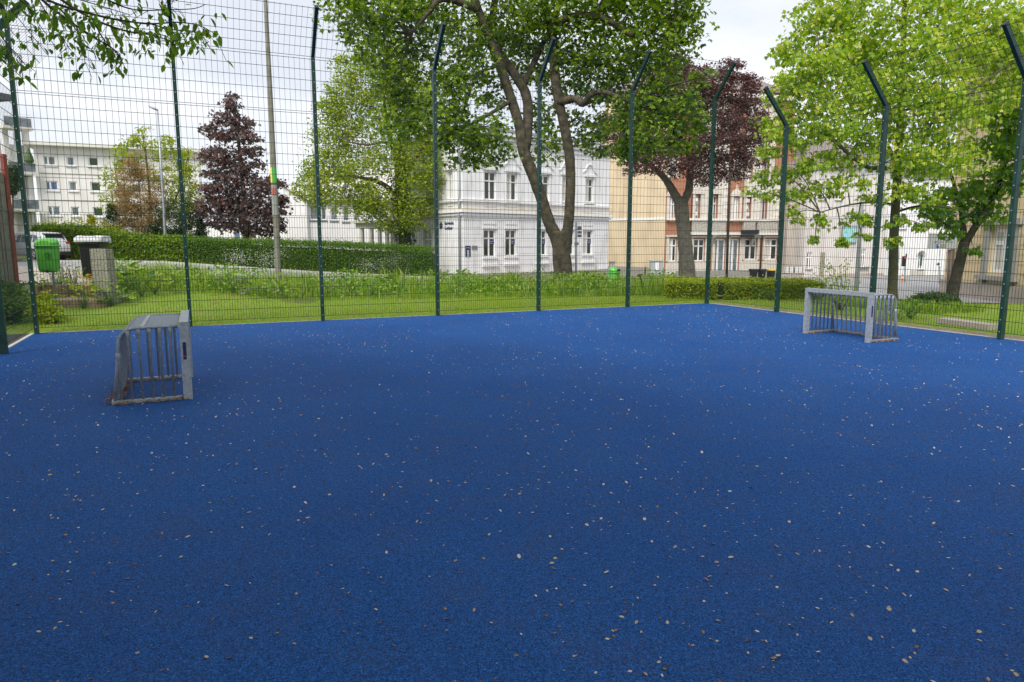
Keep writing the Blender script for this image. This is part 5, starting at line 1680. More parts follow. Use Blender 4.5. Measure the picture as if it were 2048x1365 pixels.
for (x, y) in ((1625, 545), (1645, 520), (1662, 528), (1680, 535), (1692, 520), (1700, 560), (1650, 560), (1712, 575), (1672, 560), (1630, 565), (1640, 585), (1700, 590)):
    p = [W(1680 + rng.normal(0, 4), 620, D), W((x + 1680) / 2 + 4, (y + 610) / 2, D + rng.normal(0, .1)), W(x, y, D + rng.normal(0, .3))]
    o = limb(wb, p, .012, .003, 5)
    for q in o[len(o) // 3:]:
        add_leaves(mb, q + rng.normal(0, .07, (5, 3)), .075, 'ovate', .1, .8)
wb.build('stem', M['bark'], root, smooth=True)
mb.build('foliage', LV_yel, root)
LV_deep = leafmat('leaf_deep_green', [(.03, .08, .012), (.05, .12, .018), (.10, .19, .028), (.20, .30, .05)], .4, .45)  # deeper green leaves of the undergrowth and dark weeds
D = 14.2
shrub('undergrowth_shrub', 'dark green bush growing against the shed behind the left fence', (-10.0, 13.8, 0), [((-10.2, 13.4, .35), (.5, .6, .35)), ((-10.5, 14.4, .45), (.35, .5, .4)), ((-10.6, 12.6, .3), (.5, .6, .3)), ((-9.85, 13.6, .28), (.3, .4, .28))], LV_deep, 'ovate', .085, 30, 40)
shrub('undergrowth_shrub', 'sunlit yellow green bush beside the corner post behind the far fence', (-9.0, 13.7, 0), [((-9.22, 13.5, .26), (.22, .2, .26)), ((-8.98, 13.6, .18), (.2, .2, .18)), ((-9.35, 13.9, .42), (.2, .2, .22))], LV_lime, 'ovate', .07, 22, 22)
D = 30
shrub('flowering_tree', 'small white flecked bush between the shed post and the corner post', W(26, 480, D), [cl(q[0], q[1], q[2], q[3], D) for q in ((24, 345, 10, 14), (28, 362, 12, 14), (25, 378, 9, 10))], LV_ever, 'ovate', .14, 24, 20)

# grass: lawn blades near the fence and the rank tall grass behind it
def blades(P, h, wdt, lean=.35):
    n = len(P)
    a = rng.uniform(0, 2 * pi, n)
    b = rng.uniform(0, 2 * pi, n)
    H_ = h * rng.uniform(.5, 1.3, n)
    ln = rng.uniform(.1, 1, n) * lean * H_
    wv = np.stack([np.cos(a), np.sin(a), np.zeros(n)], 1) * wdt / 2
    lv_ = np.stack([np.cos(b) * ln, np.sin(b) * ln, np.zeros(n)], 1)
    m_ = P + lv_ * .3 + np.stack([np.zeros(n), np.zeros(n), H_ * .6], 1)
    t = P + lv_ + np.stack([np.zeros(n), np.zeros(n), H_], 1)
    V = np.stack([P - wv, P + wv, m_ + wv * .7, t, m_ - wv * .7], 1)
    mb = MB()
    mb.addn(V.reshape(-1, 3), np.arange(n * 5).reshape(n, 5))
    return mb
def strip_points(fa, fb, n, bias=1.0):
    fa, fb = np.array(fa, float), np.array(fb, float)
    s = rng.uniform(0, len(fa) - 1.001, n)
    i = s.astype(int)
    f = (s - i)[:, None]
    a = fa[i] + (fa[i + 1] - fa[i]) * f
    b = fb[i] + (fb[i + 1] - fb[i]) * f
    p = a + (b - a) * (rng.uniform(0, 1, n) ** bias)[:, None]
    return np.array([(x, y, gz(x, y) - .02) for x, y in p])
GR_lawn = leafmat('grass_lawn', [(.14, .25, .018), (.22, .34, .028), (.32, .39, .055), (.42, .37, .13)], .40, .6)
GR_tall = leafmat('grass_tall', [(.07, .16, .016), (.14, .25, .022), (.24, .34, .035), (.36, .41, .09)], .45, .6)
P = strip_points([cxy(-15.1, .2), cxy(-7, .2), cxy(.2, .2)], [(-15, 16.5), (-2, 21.5), (6.2, 21.2)], 52000)
tag(blades(P, .05, .012).build('lawn_grass', GR_lawn), 'short mown lawn behind the far fence', 'grass', kind='stuff')
P = strip_points([cxy(.22, .1), cxy(.22, -8), cxy(.22, -14)], [(8.5, 21.5), (15.0, 22.5), (17, 15)], 26000)
tag(blades(P, .055, .012).build('lawn_grass', GR_lawn), 'short lawn beyond the right fence', 'grass', kind='stuff')
def patchy(P, a=1.0):
    x, y = P[:, 0], P[:, 1]
    return np.clip(.52 + .26 * np.sin(x * 1.7 + y * .6) + .22 * np.sin(x * .61 - y * 1.3 + 1) + .15 * np.sin(x * 4.1 + y * 2.2), .12, 1.1) * a
band = ([(-10.2, 17.6), (-6, 18.4), (-2, 19.9), (1.5, 20.6), (4.6, 20.8)], [(-14.0, 22.5), (-8.5, 26), (-3, 28.2), (2, 27.5), (6.4, 26.0)])
P = strip_points(*band, 17000)
tag(blades(P, patchy(P, .60), .017, .55).build('tall_grass', GR_tall), 'rank tall grass between the lawn and the road', 'grass', kind='stuff')
P = strip_points(*band, 650, .8)
tag(blades(P, patchy(P, .35) + .40, .022, .45).build('grass_stalks', leafmat('grass_straw', [(.42, .40, .22), (.30, .36, .12), (.50, .46, .28)], .4, .7)), 'pale flowering grass stalks rising over the tall grass', 'grass', kind='stuff')
P = strip_points([(4.4, 22.6), (9.6, 22.8)], [(5.4, 26.5), (11.0, 25)], 6000)
tag(blades(P, .42, .016, .5).build('tall_grass', GR_tall), 'rank tall grass behind the low hedge', 'grass', kind='stuff')
P = strip_points([(8.2, 18.0), (9.8, 15.9)], [(9.4, 19.0), (11.4, 16.6)], 3500)
tag(blades(P, .22, .02, .6).build('tall_grass', GR_tall), 'longer grass and weeds beside the young maple', 'grass', kind='stuff')
LV_weed = leafmat('leaf_weed', [(.06, .14, .016), (.11, .22, .022), (.20, .32, .035), (.33, .40, .08)], .42, .45)
LV_silver = leafmat('leaf_silver', [(.13, .17, .10), (.22, .27, .17), (.30, .34, .25)], .3, .6)
mb = MB()                                    # low broad leaved ground cover between the grasses
P = strip_points([(-10.2, 17.3), (-6, 18.2), (-2, 19.8), (1.5, 20.6), (4.6, 21)], [(-13, 22.5), (-8, 25), (-3, 26), (2, 26), (6, 25)], 15000, .8)
P = P[rng.uniform(0, 1, len(P)) < 1.15 - patchy(P)]
P[:, 2] += rng.uniform(.03, .62, len(P)) * (1.2 - patchy(P))
add_leaves(mb, P, .11, 'ovate', -.2, .9)
tag(mb.build('ground_cover', LV_weed), 'mixed broad leaved weeds growing through the tall grass', 'weeds', kind='stuff')
def weed(label, X, Y, n, size, h, lm, kind='ovate'):
    g = gz(X, Y)
    root = empty('weed_plant', (X, Y, g), label, 'plant', 'broad leaved weeds in the tall grass')
    mb, wb = MB(), MB()
    for k in range(n):
        a = rng.uniform(0, 2 * pi)
        r = rng.uniform(.05, .38)
        p = np.array([X + r * cos(a), Y + r * sin(a), g + h * rng.uniform(.3, 1)])
        wb.bars([(X, Y, g - .02)], [p], .005)
        add_leaves(mb, p[None], size, kind, -.1, .5, np.array([a]))
    wb.build('stem', M['stem'], root)
    mb.build('foliage', lm, root)
for (x, y, D, n, s_, h, lm, lab) in (
        (465, 590, 18.7, 26, .30, .55, LV_silver, 'large silvery leaved burdock weed behind the second fence post from the left'), (440, 588, 19.2, 22, .28, .5, LV_weed, 'large green leaved burdock weed just left of the silvery one'),
        (520, 596, 18.6, 16, .24, .22, LV_silver, 'low silvery weed at the lawn edge, right of the large silvery burdock'), (230, 618, 16.2, 14, .24, .2, LV_silver, 'pale weed lying on the lawn above the left goal'),
        (700, 588, 20.0, 26, .22, .55, LV_weed, 'bright leafy weed behind the third fence post from the left'), (250, 575, 17.4, 40, .20, .75, LV_weed, 'bushy green weed right of the concrete pillar'), (285, 600, 17.0, 34, .18, .6, LV_deep, 'dark leafy weed on the lawn edge above the left goal'),
        (175, 585, 16.6, 16, .20, .55, LV_lime, 'yellow leaved plant on the step beside the concrete pillar'), (930, 575, 22.5, 40, .16, .7, LV_weed, 'tall grey green weed clump right of the fourth fence post'), (1175, 573, 24.5, 40, .16, .6, LV_lime, 'yellow green weed clump at the foot of the forked tree'),
        (120, 560, 17.6, 60, .09, .75, LV_silver, 'feathery grey green herb under the left litter bin'), (150, 565, 17.8, 50, .09, .6, LV_silver, 'feathery herb between the litter bin and the wheelie bin'), (1820, 636, 14.8, 40, .14, .4, LV_weed, 'leafy weed at the foot of the fence right of the goal'),
        (1790, 640, 14.6, 30, .12, .3, LV_weed, 'small leafy weed behind the side of the right goal'), (1540, 598, 19.6, 40, .10, .4, LV_weed, 'feathery weed in front of the low hedge by the first right fence post')):
    p = W(x, y, D)
    weed(lab, p[0], p[1], n, s_, h, lm)
for k, (x, y, D_, lm, lab) in enumerate((
        (222, 590, 15.9, LV_weed, 'leafy weed hiding the foot of the concrete pillar'), (100, 572, 17.2, LV_weed, 'green weed on the upper step under the litter bin'), (165, 600, 15.6, LV_lime, 'small yellow green weed at the right end of the lower step'), (255, 560, 18.0, LV_weed, 'tall green weed between the concrete pillar and the second fence post'),
        (345, 572, 18.6, LV_weed, 'green weed in the tall grass just left of the second fence post'), (405, 570, 20.0, LV_weed, 'green weed right of the second fence post, before the silvery burdock'), (560, 580, 19.4, LV_weed, 'green weed at the foot of the timber pole'),
        (610, 578, 20.2, LV_weed, 'green weed between the timber pole and the third fence post'), (660, 584, 19.8, LV_silver, 'greyish weed just right of the third fence post'), (745, 588, 20.4, LV_weed, 'leafy weed in the tall grass under the third hedge blossom patch'),
        (790, 580, 21.2, LV_deep, 'dark weed left of the fourth fence post'), (840, 578, 21.8, LV_weed, 'green weed just left of the fourth fence post'), (985, 576, 22.8, LV_deep, 'dark green weed right of the tall grey green clump'), (1035, 576, 23.2, LV_weed, 'green weed left of the fifth fence post'),
        (1100, 574, 23.8, LV_weed, 'green weed at the left foot of the forked trunk'), (310, 592, 17.4, LV_lime, 'yellow green weed at the lawn edge left of the second fence post'))):
    p = W(x, y, D_)
    weed(lab, p[0], p[1], 34, .17, .55, lm)
mb = MB()                                    # orange autumn coloured sprig by the pillar
P = np.array([W(180 + rng.normal(0, 14), 555 + rng.normal(0, 8), 16.4) for _ in range(22)])
add_leaves(mb, P, .10, 'ovate', .1, .8)
for p in P: mb.bars([p], [W(185, 600, 16.4)], .004)
tag(mb.build('orange_sprig', leafmat('leaf_orange', [(.45, .18, .03), (.50, .26, .05)], .4)), 'orange leaved sprig in front of the wheelie bin', 'plant')

# ------------------------------------------------------------------ street furniture and small things
def superell(w, d, k=28, e=.62, rib=0.):
    t = np.arange(k) * 2 * pi / k
    x, y = np.sign(np.cos(t)) * np.abs(np.cos(t)) ** e, np.sign(np.sin(t)) * np.abs(np.sin(t)) ** e
    r = 1 + rib * np.cos(t * 14)
    return np.stack([x * w * r, y * d * r], 1)
def loft(mb, secs, cap=True):
    """secs: list of (k,3) rings"""
    k = len(secs[0])
    n = len(secs)
    i = np.arange(n - 1)[:, None] * k
    j = np.arange(k)[None]
    jn = (j + 1) % k
    c0 = mb.c
    mb.addn(np.concatenate(secs), np.stack([i + j, i + jn, i + k + jn, i + k + j], -1).reshape(-1, 4))
    if cap:
        mb.l.extend(range(c0 + k - 1, c0 - 1, -1)); mb.n.append(k)
        mb.l.extend(range(c0 + (n - 1) * k, c0 + n * k)); mb.n.append(k)
def ring3(xy, z, tilt=0.):
    return np.concatenate([xy, (z + xy[:, 1:2] * tilt)], 1)
def litter_bin(label, loc, zb, rz, inner):
    """round shouldered plastic bin on a steel post; zb = height of the bin's underside over the base"""
    root = empty('litter_bin', loc, label, 'litter bin', None, rz)
    mb = MB()
    mb.tube([(0, .20, -.2), (0, .20, zb + .55)], .03, 8)
    mb.build('bin_post', M['galv'], root, True, True)
    mb = MB()
    loft(mb, [ring3(superell(w_, d_, 56, .62, .012), zb + z_) for w_, d_, z_ in ((.13, .07, 0), (.175, .11, .012), (.200, .135, .045), (.212, .145, .10), (.236, .165, .56), (.238, .167, .60))])
    body = mb.build('bin_body', M['binlime'], root, True, True)
    mb = MB()                                # dark wedge painting the shade of a notch between the two feet
    mb.prism([(-.03, zb - .004), (.03, zb - .004), (.012, zb + .055), (-.012, zb + .055)], (.02, .150), (np.zeros(3), np.array([1., 0, 0]), UZ, np.array([0, -1., 0])))
    mb.build('foot_notch_shade', M['dark'], body, True)
    mb = MB()
    loft(mb, [ring3(superell(w_, d_, 56), zb + z_) for w_, d_, z_ in ((.240, .170, .595), (.262, .188, .60), (.264, .190, .635), (.250, .178, .645))])
    mb.build('bin_rim', M['binlime'], root, True, True)
    mb = MB()
    loft(mb, [ring3(superell(w_, d_, 56, .75) + np.array([0, y_]), zb + z_) for w_, d_, y_, z_ in ((.248, .176, 0, .645), (.240, .165, .01, .70), (.215, .140, .03, .755), (.165, .10, .05, .79), (.08, .05, .06, .80))])
    hood = mb.build('bin_hood', M['binlime'], root, True, True)
    mb = MB()
    t = np.linspace(0, pi, 14)
    poly = [(.155 * cos(a), zb + .652 + .085 * sin(a)) for a in t]
    mb.prism(poly, (.118, .172), (np.zeros(3), np.array([1., 0, 0]), UZ, np.array([0, -1., 0])))
    mb.build('bin_opening', inner, hood, True)  # filled patch
    mb = MB()                                # cast emblem: ring with a figure dropping litter
    a = np.linspace(0, 2 * pi, 25)
    yy = -.168
    mb.tube(np.stack([.055 + .066 * np.cos(a), np.full(25, yy), zb + .40 + .066 * np.sin(a)], 1), .006, 6, False)
    for x0, z0, x1, z1 in ((.028, .355, .055, .372), (.062, .352, .072, .40), (.080, .352, .074, .40), (.060, .398, .082, .43), (.035, .412, .062, .425)):
        mb.box((min(x0, x1), yy - .004, zb + min(z0, z1)), (max(x0, x1) + .006, yy + .012, zb + max(z0, z1)))
    mb.lathe([(.001, .0), (.012, .006), (.012, .018), (.001, .024)], (.075, yy, zb + .434), 10)
    mb.build('emblem', M['binemblem'], body, True)
    return root
M['bininnerlit'] = mat('bin_inner_lit', (.16, .58, .06), .5)  # light coming through the plastic is put into this brighter green
p = W(99, 545, 16.5)
litter_bin('bright green litter bin with a round emblem, left of the black wheelie bin', (p[0], p[1], .22), p[2] - .22, radians(14), M['bininnerlit'])
p = W(1228, 581, 24.0)
litter_bin('bright green litter bin seen side on in the grass right of the forked tree', (p[0], p[1], -.05), p[2] + .05, radians(62), M['dark'])

def wheelie(name, label, loc, rz, sc=1.0, lid='binlidsky', group=None, detail=True):
    root = empty(name, loc, label, 'wheelie bin', group, rz)
    root.scale = (sc, sc, sc)
    mb = MB()
    def rr(w_, d_, z): return ring3(superell(w_, d_, 24, .28), z)
    loft(mb, [rr(.215, .25, .06), rr(.225, .265, .10), rr(.25, .31, .80), rr(.255, .325, .86), rr(.275, .34, .87), rr(.275, .34, .93)])
    mb.build('bin_body', M['binblack'], root, True, True)
    mb = MB()
    def lr(w_, d_, z, y=0): return ring3(superell(w_, d_, 24, .28) + np.array([0, y]), z, -.03)
    loft(mb, [lr(.345, .36, .935), lr(.35, .365, .975), lr(.34, .35, 1.03), lr(.32, .28, 1.09, .06), lr(.30, .25, 1.10, .08)])
    for s in (-1, 1): mb.box((s * .36 - .04, -.12, .955), (s * .36 + .04, .10, .995))
    ld = mb.build('bin_lid', M[lid], root, True)
    if detail:
        mb = MB()
        zz = 1.05
        mb.bars([(-.22, -.30, zz), (-.22, -.30, zz), (.22, -.30, zz), (-.13, -.22, zz + .045)], [(.22, -.30, zz), (-.13, -.22, zz + .045), (.13, -.22, zz + .045), (.13, -.22, zz + .045)], .016)
        mb.box((-.25, -.372, .90), (.25, -.352, .925))
        mb.build('lid_handle', M['black'], ld, True)
    for s in (-1, 1):
        mb = MB()
        a = np.linspace(0, 2 * pi, 17)[:-1]
        mb.prism([(.24 + .10 * cos(t), .10 + .10 * sin(t)) for t in a], (s * .245 - .025, s * .245 + .025), (np.zeros(3), np.array([0, 1., 0]), UZ, np.array([1., 0, 0])))
        mb.build('wheel', M['tyre'], root, True)
    return root
p = W(192, 556, 18.5)
wheelie('wheelie_bin', 'black wheelie bin with its lid coloured pale for reflected sky, beside the concrete pillar', (p[0], p[1], p[2] - .02), radians(8), 1.02)
wb_ = None
for k, (x, lid, lab) in enumerate(((1506, 'binblack', 'left one of the three black bins standing in front of the brick tenement'), (1523, 'binblack', 'middle one of the three black bins standing in front of the brick tenement'), (1541, 'yellowlid', 'yellow lidded bin, right one of the row before the brick tenement'))):
    p = W(x, 560, 46)
    wheelie('wheelie_bin', lab, (p[0], p[1], gz(p[0], p[1])), radians(15), .72, lid, 'bins in front of the tenement', False)

# concrete pillar
pr = empty('concrete_pillar', W(210, 596, 16.0), 'weathered speckled concrete pillar beside the black wheelie bin', 'pillar')
mb = MB()
a, b = W(189, 598, 16.0), W(221, 598, 16.0)
u = (b - a) / np.linalg.norm(b - a)
n_ = np.array([.35, .94, 0])
V = [a - [0, 0, .4], b - [0, 0, .4] + u * .05, b + n_ * .22 - [0, 0, .4] + u * .05, a + n_ * .22 - [0, 0, .4]]
zt = W(205, 498, 16)[2]
T_ = [np.array([a[0] - .02, a[1], zt]), np.array([b[0] - .03, b[1], zt - .012]), np.array([b[0] - .03, b[1], zt - .012]) + n_ * .20, np.array([a[0] - .02, a[1], zt]) + n_ * .20]
mb.add(V + T_, [(3, 2, 1, 0), (4, 5, 6, 7), (0, 1, 5, 4), (1, 2, 6, 5), (2, 3, 7, 6), (3, 0, 4, 7)])
mb.build('pillar_block', M['concrete'], pr)

# sleeper steps
for k, (x0, x1, D0, D1, zb, zt, lab) in enumerate(((70, 206, 15.7, 16.95, .05, .31, 'lower of the two timber edged garden steps behind the left corner of the fence'), (60, 186, 17.0, 18.3, .25, .57, 'upper of the two timber edged garden steps, below the green litter bin'))):
    xa, xb = ang(x0) * D0, ang(x1) * D0
    r_ = empty('garden_step', ((xa + xb) / 2, D0, zb), lab, 'step', 'timber edged garden steps')
    mb = MB(); mb.box((xa, D0, zb), (xb, D0 + .14, zt)); mb.box((xb - .14, D0 + .142, zb), (xb, D1, zt - .003)); mb.build('sleeper', M['sleeper'], r_)
    mb = MB(); mb.box((xa, D0 + .143, zb), (xb - .143, D1, zt - .02)); mb.build('tread', M['steptop'], r_)

# tall timber pole with posters
D = 23.0
pc = [W(x, y, D) for x, y in ((558, 590), (554, 480), (547, 340), (541, 210), (531, 0), (519, -260))]
pole = empty('timber_pole', pc[0], 'tall weathered timber pole with posters beside the purple maple', 'pole')
mb = MB(); po = limb(mb, pc, [.105, .102, .095, .082, .056, .04], 0, 16); mb.build('pole_shaft', M['poleconc'], pole, smooth=True)
def wrap(y0, y1, a0, a1, m, name, dr=.006, parent=pole):
    mb_ = MB()
    t = np.linspace(a0, a1, 9)
    R, V = [], []
    for y in (y1, y0):
        x = np.interp(y, [0, 210, 340, 480, 590], [531, 541, 547, 554, 558])
        c = W(x, y, D)
        r = np.interp(y, [0, 210, 340, 480, 590], [.056, .082, .095, .102, .105]) + dr
        V += [c + r * np.array([sin(q), -cos(q), 0]) for q in t]
    mb_.addn(np.array(V), np.array([[i, i + 1, 10 + i, 9 + i] for i in range(8)]))
    return mb_.build(name, m, parent)
g_ = wrap(336, 368, radians(-10), radians(80), M['postergreen'], 'poster')
wrap(336, 368, radians(-62), radians(-12), M['posteryellow'], 'poster', .007)
for k in range(5):                           # black hazard stripes
    y0 = 337 + k * 6.6
    mb = MB()
    V = []
    for q, dy in ((-62, 3.6), (-12, -1.4)):
        for yy in (y0 + dy + 2.6, y0 + dy):
            yy = min(max(yy, 336.2), 367.8)
            x = np.interp(yy, [210, 340, 480], [541, 547, 554])
            r = np.interp(yy, [210, 340, 480], [.082, .095, .102]) + .009
            V.append(W(x, yy, D) + r * np.array([sin(radians(q)), -cos(radians(q)), 0]))
    mb.add([V[0], V[2], V[3], V[1]], [(0, 1, 2, 3)])
    mb.build('hazard_stripe', M['black'], g_)
wrap(370, 432, radians(-75), radians(75), M['postergrey'], 'poster', .005)
wrap(377, 391, radians(-50), radians(50), M['posterred'], 'poster', .008)
wrap(366, 370, radians(-60), radians(70), M['rustbrown'], 'poster', .008)

# street lamps and masts
def lamp(label, base, top, head0, head1, D, r0, r1, m='galv'):
    b, t = W(*base, D), W(*top, D)
    root = empty('street_lamp', b, label, 'street lamp')
    mb = MB(); mb.tube([b - [0, 0, .5], b, (b + t) / 2, t], [r0, r0, (r0 + r1) / 2, r1], 10); mb.build('lamp_pole', M[m], root, smooth=True)
    h0, h1 = W(*head0, D), W(*head1, D)
    d = (h1 - h0)
    mb = MB()
    L_ = np.linalg.norm(d); u = d / L_
    nn = np.cross(u, [0, 1., 0]); nn = nn if nn[2] > 0 else -nn
    secs = []
    for s_, wd, ht in ((0, .05, .05), (.15, .10, .07), (.55, .16, .08), (.9, .12, .05), (1, .04, .02)):
        q = superell(wd, ht, 14)
        secs.append(np.array([h0 + d * s_ + np.array([0, 1., 0]) * a + nn * c for a, c in q]))
    loft(mb, secs); mb.build('lamp_head', M['steelgrey'], root, smooth=True)
    mb = MB()
    o = h0 + d * .35 - nn * .075
    mb.box((0, -.10, -.015), (L_ * .5, .10, .012), (o, u, np.array([0, 1., 0]), nn)); mb.build('lamp_glass', M['white'], root)
    return root
lamp('slim street lamp with a flat head in front of the apartment block', (333, 505), (315, 222), (316, 221), (297, 212), 48, .11, .055, 'steelgrey')
lamp('galvanised street lamp whose head points right, among the bright maple leaves', (1711, 600), (1728, 336), (1726, 334), (1754, 333), 24, .075, .055)
mb = MB()
b, t = W(1453, 562, 42), W(1466, 150, 42)
mb.tube([b, t], [.085, .06], 8)
r_ = empty('brown_mast', b, 'thin brown mast in front of the brick tenement door', 'mast')
mb.build('mast_tube', M['browntube'], r_, smooth=True)
# traffic signs on a pole behind the forked trunk
b = W(1152, 568, 33)
r_ = empty('sign_pole', b, 'grey sign pole with three stacked sign backs, just right of the forked trunk', 'sign post')
mb = MB(); mb.tube([b - [0, 0, .4], W(1152, 444, 33)], .045, 8); mb.build('sign_mast', M['steelgrey'], r_, smooth=True)
for y in (453, 462.5, 469.5):
    a_, c_ = W(1154.5, y + (8 if y < 455 else 5.5), 33), W(1163.5, y, 33)
    mb = MB(); mb.box((a_[0], 32.97, a_[2]), (c_[0], 33.0, c_[2])); mb.build('sign_plate', M['signgrey'], r_)
mb = MB(); mb.box((b[0] - .09, 32.9, W(0, 491, 33)[2]), (b[0] + .09, 33.08, W(0, 485, 33)[2])); mb.build('sensor_box', M['steelgrey'], r_)
# utility cabinet, gate pillar, bollard
a_, c_ = W(1300.5, 562, 50), W(1326, 523, 50)
r_ = empty('utility_cabinet', (a_[0], 50, a_[2]), 'light grey utility cabinet with a paper notice at the corner of the beige gable wall', 'cabinet')
mb = MB(); mb.box((a_[0], 50, a_[2] - .3), (c_[0], 50.45, c_[2])); mb.box((a_[0] - .04, 49.96, c_[2] + .001), (c_[0] + .04, 50.5, c_[2] + .06)); mb.build('cabinet_box', M['signboard'], r_)
mb = MB(); mb.box(((a_[0] + c_[0]) / 2 - .006, 49.985, a_[2]), ((a_[0] + c_[0]) / 2 + .006, 49.998, c_[2] - .05)); mb.build('door_gap', M['dark'], r_)
q0, q1 = W(1310, 541, 50), W(1317.5, 525.5, 50)
mb = MB(); mb.box((q0[0], 49.97, q0[2]), (q1[0], 49.984, q1[2])); mb.build('notice', M['white'], r_)
a_, c_ = W(1219.5, 562, 49.5), W(1230, 525, 49.5)
r_ = empty('gate_pillar', (a_[0], 49.5, a_[2]), 'grey gate pillar at the right end of the villa garden wall', 'pillar')
mb = MB(); mb.box((a_[0], 49.5, a_[2] - .4), (c_[0], 49.9, c_[2])); mb.box((a_[0] - .05, 49.45, c_[2] + .001), (c_[0] + .05, 49.95, c_[2] + .07)); mb.build('pillar_block', M['stonegrey'], r_)
a_, c_ = W(1276, 561, 40), W(1284, 550.5, 40)
r_ = empty('rusty_bollard', (a_[0], 40, a_[2]), 'small rust brown box bollard on the pavement in front of the beige gable', 'bollard')
mb = MB(); mb.box((a_[0], 40, a_[2] - .3), (c_[0], 40.2, c_[2])); mb.box((a_[0] - .02, 39.98, c_[2] + .001), (c_[0] + .02, 40.22, c_[2] + .03)); mb.build('bollard_box', M['rustbrown'], r_)
a_ = W(1290, 560, 44)
r_ = empty('street_bollard', a_, 'thin dark bollard in front of the beige gable wall', 'bollard')
mb = MB(); mb.lathe([(.05, -.3), (.05, .75), (.065, .76), (.06, .82), (.02, .84)], a_, 10); mb.build('bollard_post', M['clad'], r_, smooth=True)
# planter crates on the low wall before the taupe house
mb = MB()
a_, c_ = W(1552, 566, 52), W(1608, 547.5, 52)
mb.box((a_[0], 52, a_[2] - .4), (c_[0], 52.3, c_[2])); mb.box((a_[0] - .04, 51.96, c_[2] + .001), (c_[0] + .04, 52.34, c_[2] + .06))
tag(mb.build('garden_wall', M['plinthpink']), 'low brownish garden wall below the two pale slatted crates', 'wall')
for x0, x1, lab in ((1570, 1586.5, 'left of the two pale slatted crates on the brownish garden wall'), (1589, 1605, 'right of the two pale slatted crates on the brownish garden wall')):
    a_, c_ = W(x0, 546, 52), W(x1, 534.5, 52)
    r_ = empty('slatted_crate', (a_[0], 52, c_[2]), lab, 'crate', 'pale slatted crates on the garden wall')
    z0 = W(0, 547.5, 52)[2] + .062
    mb = MB()
    for k in range(4):
        zz = z0 + (c_[2] - z0) * k / 4
        mb.box((a_[0], 51.99, zz + .01), (c_[0], 52.30, zz + (c_[2] - z0) / 4 - .03))
    mb.build('slats', M['trimwhite'], r_)
    mb = MB()
    for x in (a_[0] - .03, (a_[0] + c_[0]) / 2 - .015, c_[0]):
        mb.box((x, 51.96, z0), (x + .03, 51.985, c_[2] + .04))
    mb.build('crate_frame', M['black'], r_)
# traffic light, direction signs, parking guide sign
b = W(1810.5, 572, 44)
r_ = empty('traffic_light', b, 'traffic light on a slim grey pole in front of the bright white house', 'traffic light')
mb = MB(); mb.tube([b - [0, 0, .4], W(1810.5, 512, 44)], .05, 8); mb.build('light_pole', M['galv'], r_, smooth=True)
a_, c_ = W(1804.5, 533, 43.8), W(1811.5, 513, 43.8)
mb = MB(); mb.box((a_[0], 43.7, a_[2]), (c_[0], 43.9, c_[2])); hd = mb.build('signal_head', M['black'], r_)
for k, mm in enumerate(('lampred', 'dark', 'dark')):
    zz = c_[2] - (c_[2] - a_[2]) * (k + .5) / 3
    mb = MB()
    mb.prism([((a_[0] + c_[0]) / 2 + .075 * cos(t), zz + .075 * sin(t)) for t in np.linspace(0, 2 * pi, 13)[:-1]], (.001, .03), (np.array([0, 43.7, 0]), np.array([1., 0, 0]), UZ, np.array([0, -1., 0])))
    mb.build('signal_lens', M[mm], hd)
mb = MB(); mb.box((c_[0] + .03, 43.72, c_[2] - .1), (c_[0] + .04, 43.9, c_[2] + .15)); mb.build('signal_shield', M['signgreen'], r_)
b = W(1879, 575, 40)
r_ = empty('direction_sign', b, 'green and white arrow sign on a thin pole right of the traffic light', 'sign')
mb = MB(); mb.tube([b - [0, 0, .3], W(1880, 500, 40)], .035, 8); mb.build('sign_mast', M['steelgrey'], r_, smooth=True)
a_, c_ = W(1871, 533, 39.95), W(1881, 523.5, 39.95)
mb = MB(); mb.box((a_[0], 39.9, a_[2]), (c_[0], 39.93, c_[2])); pl = mb.build('sign_plate', M['white'], r_)
mb = MB()
cx_, cz_, s_ = (a_[0] + c_[0]) / 2, (a_[2] + c_[2]) / 2, (c_[0] - a_[0]) / 2
mb.prism([(cx_ - s_ * .9, cz_ - s_ * .1), (cx_ - s_ * .1, cz_ + s_ * .8), (cx_ - s_ * .1, cz_ + s_ * .35), (cx_ + s_ * .6, cz_ + s_ * .35), (cx_ + s_ * .6, cz_ - s_ * .5), (cx_ - s_ * .1, cz_ - s_ * .5), (cx_ - s_ * .1, cz_ - s_ * .9)], (.001, .01), (np.array([0, 39.9, 0]), np.array([1., 0, 0]), UZ, np.array([0, -1., 0])))
mb.build('arrow', M['signgreen'], pl)
mb = MB(); mb.box((W(1884, 0, 39.9)[0], 39.88, W(0, 532, 40)[2]), (W(1887.5, 0, 39.9)[0], 39.93, W(0, 511, 40)[2])); mb.build('side_plate', M['signgreen'], r_)
b = W(1804, 566, 43)
r_ = empty('marker_post', b, 'small orange and white marker post at the foot of the traffic light', 'marker post')
mb = MB(); mb.lathe([(.07, -.2), (.06, .25), (.05, .50), (.02, .52)], b, 8); mb.build('marker_body', M['orange'], r_)
mb = MB(); mb.lathe([(.059, .28), (.057, .38)], b, 8); mb.build('marker_band', M['white'], r_)
D = 26.0
b = W(1897, 596, D)
r_ = empty('parking_sign', b, 'grey parking guidance board with a blue P on a brown post', 'sign')
mb = MB(); mb.tube([b - [0, 0, .4], W(1902, 500, D)], .085, 10); mb.build('sign_mast', M['browntube'], r_, smooth=True)
a_, c_ = W(1857, 498, D - .12), W(1916, 468, D - .12)
mb = MB(); mb.box((a_[0], D - .12, a_[2]), (c_[0], D - .06, c_[2])); bd = mb.build('sign_board', M['signboard'], r_)
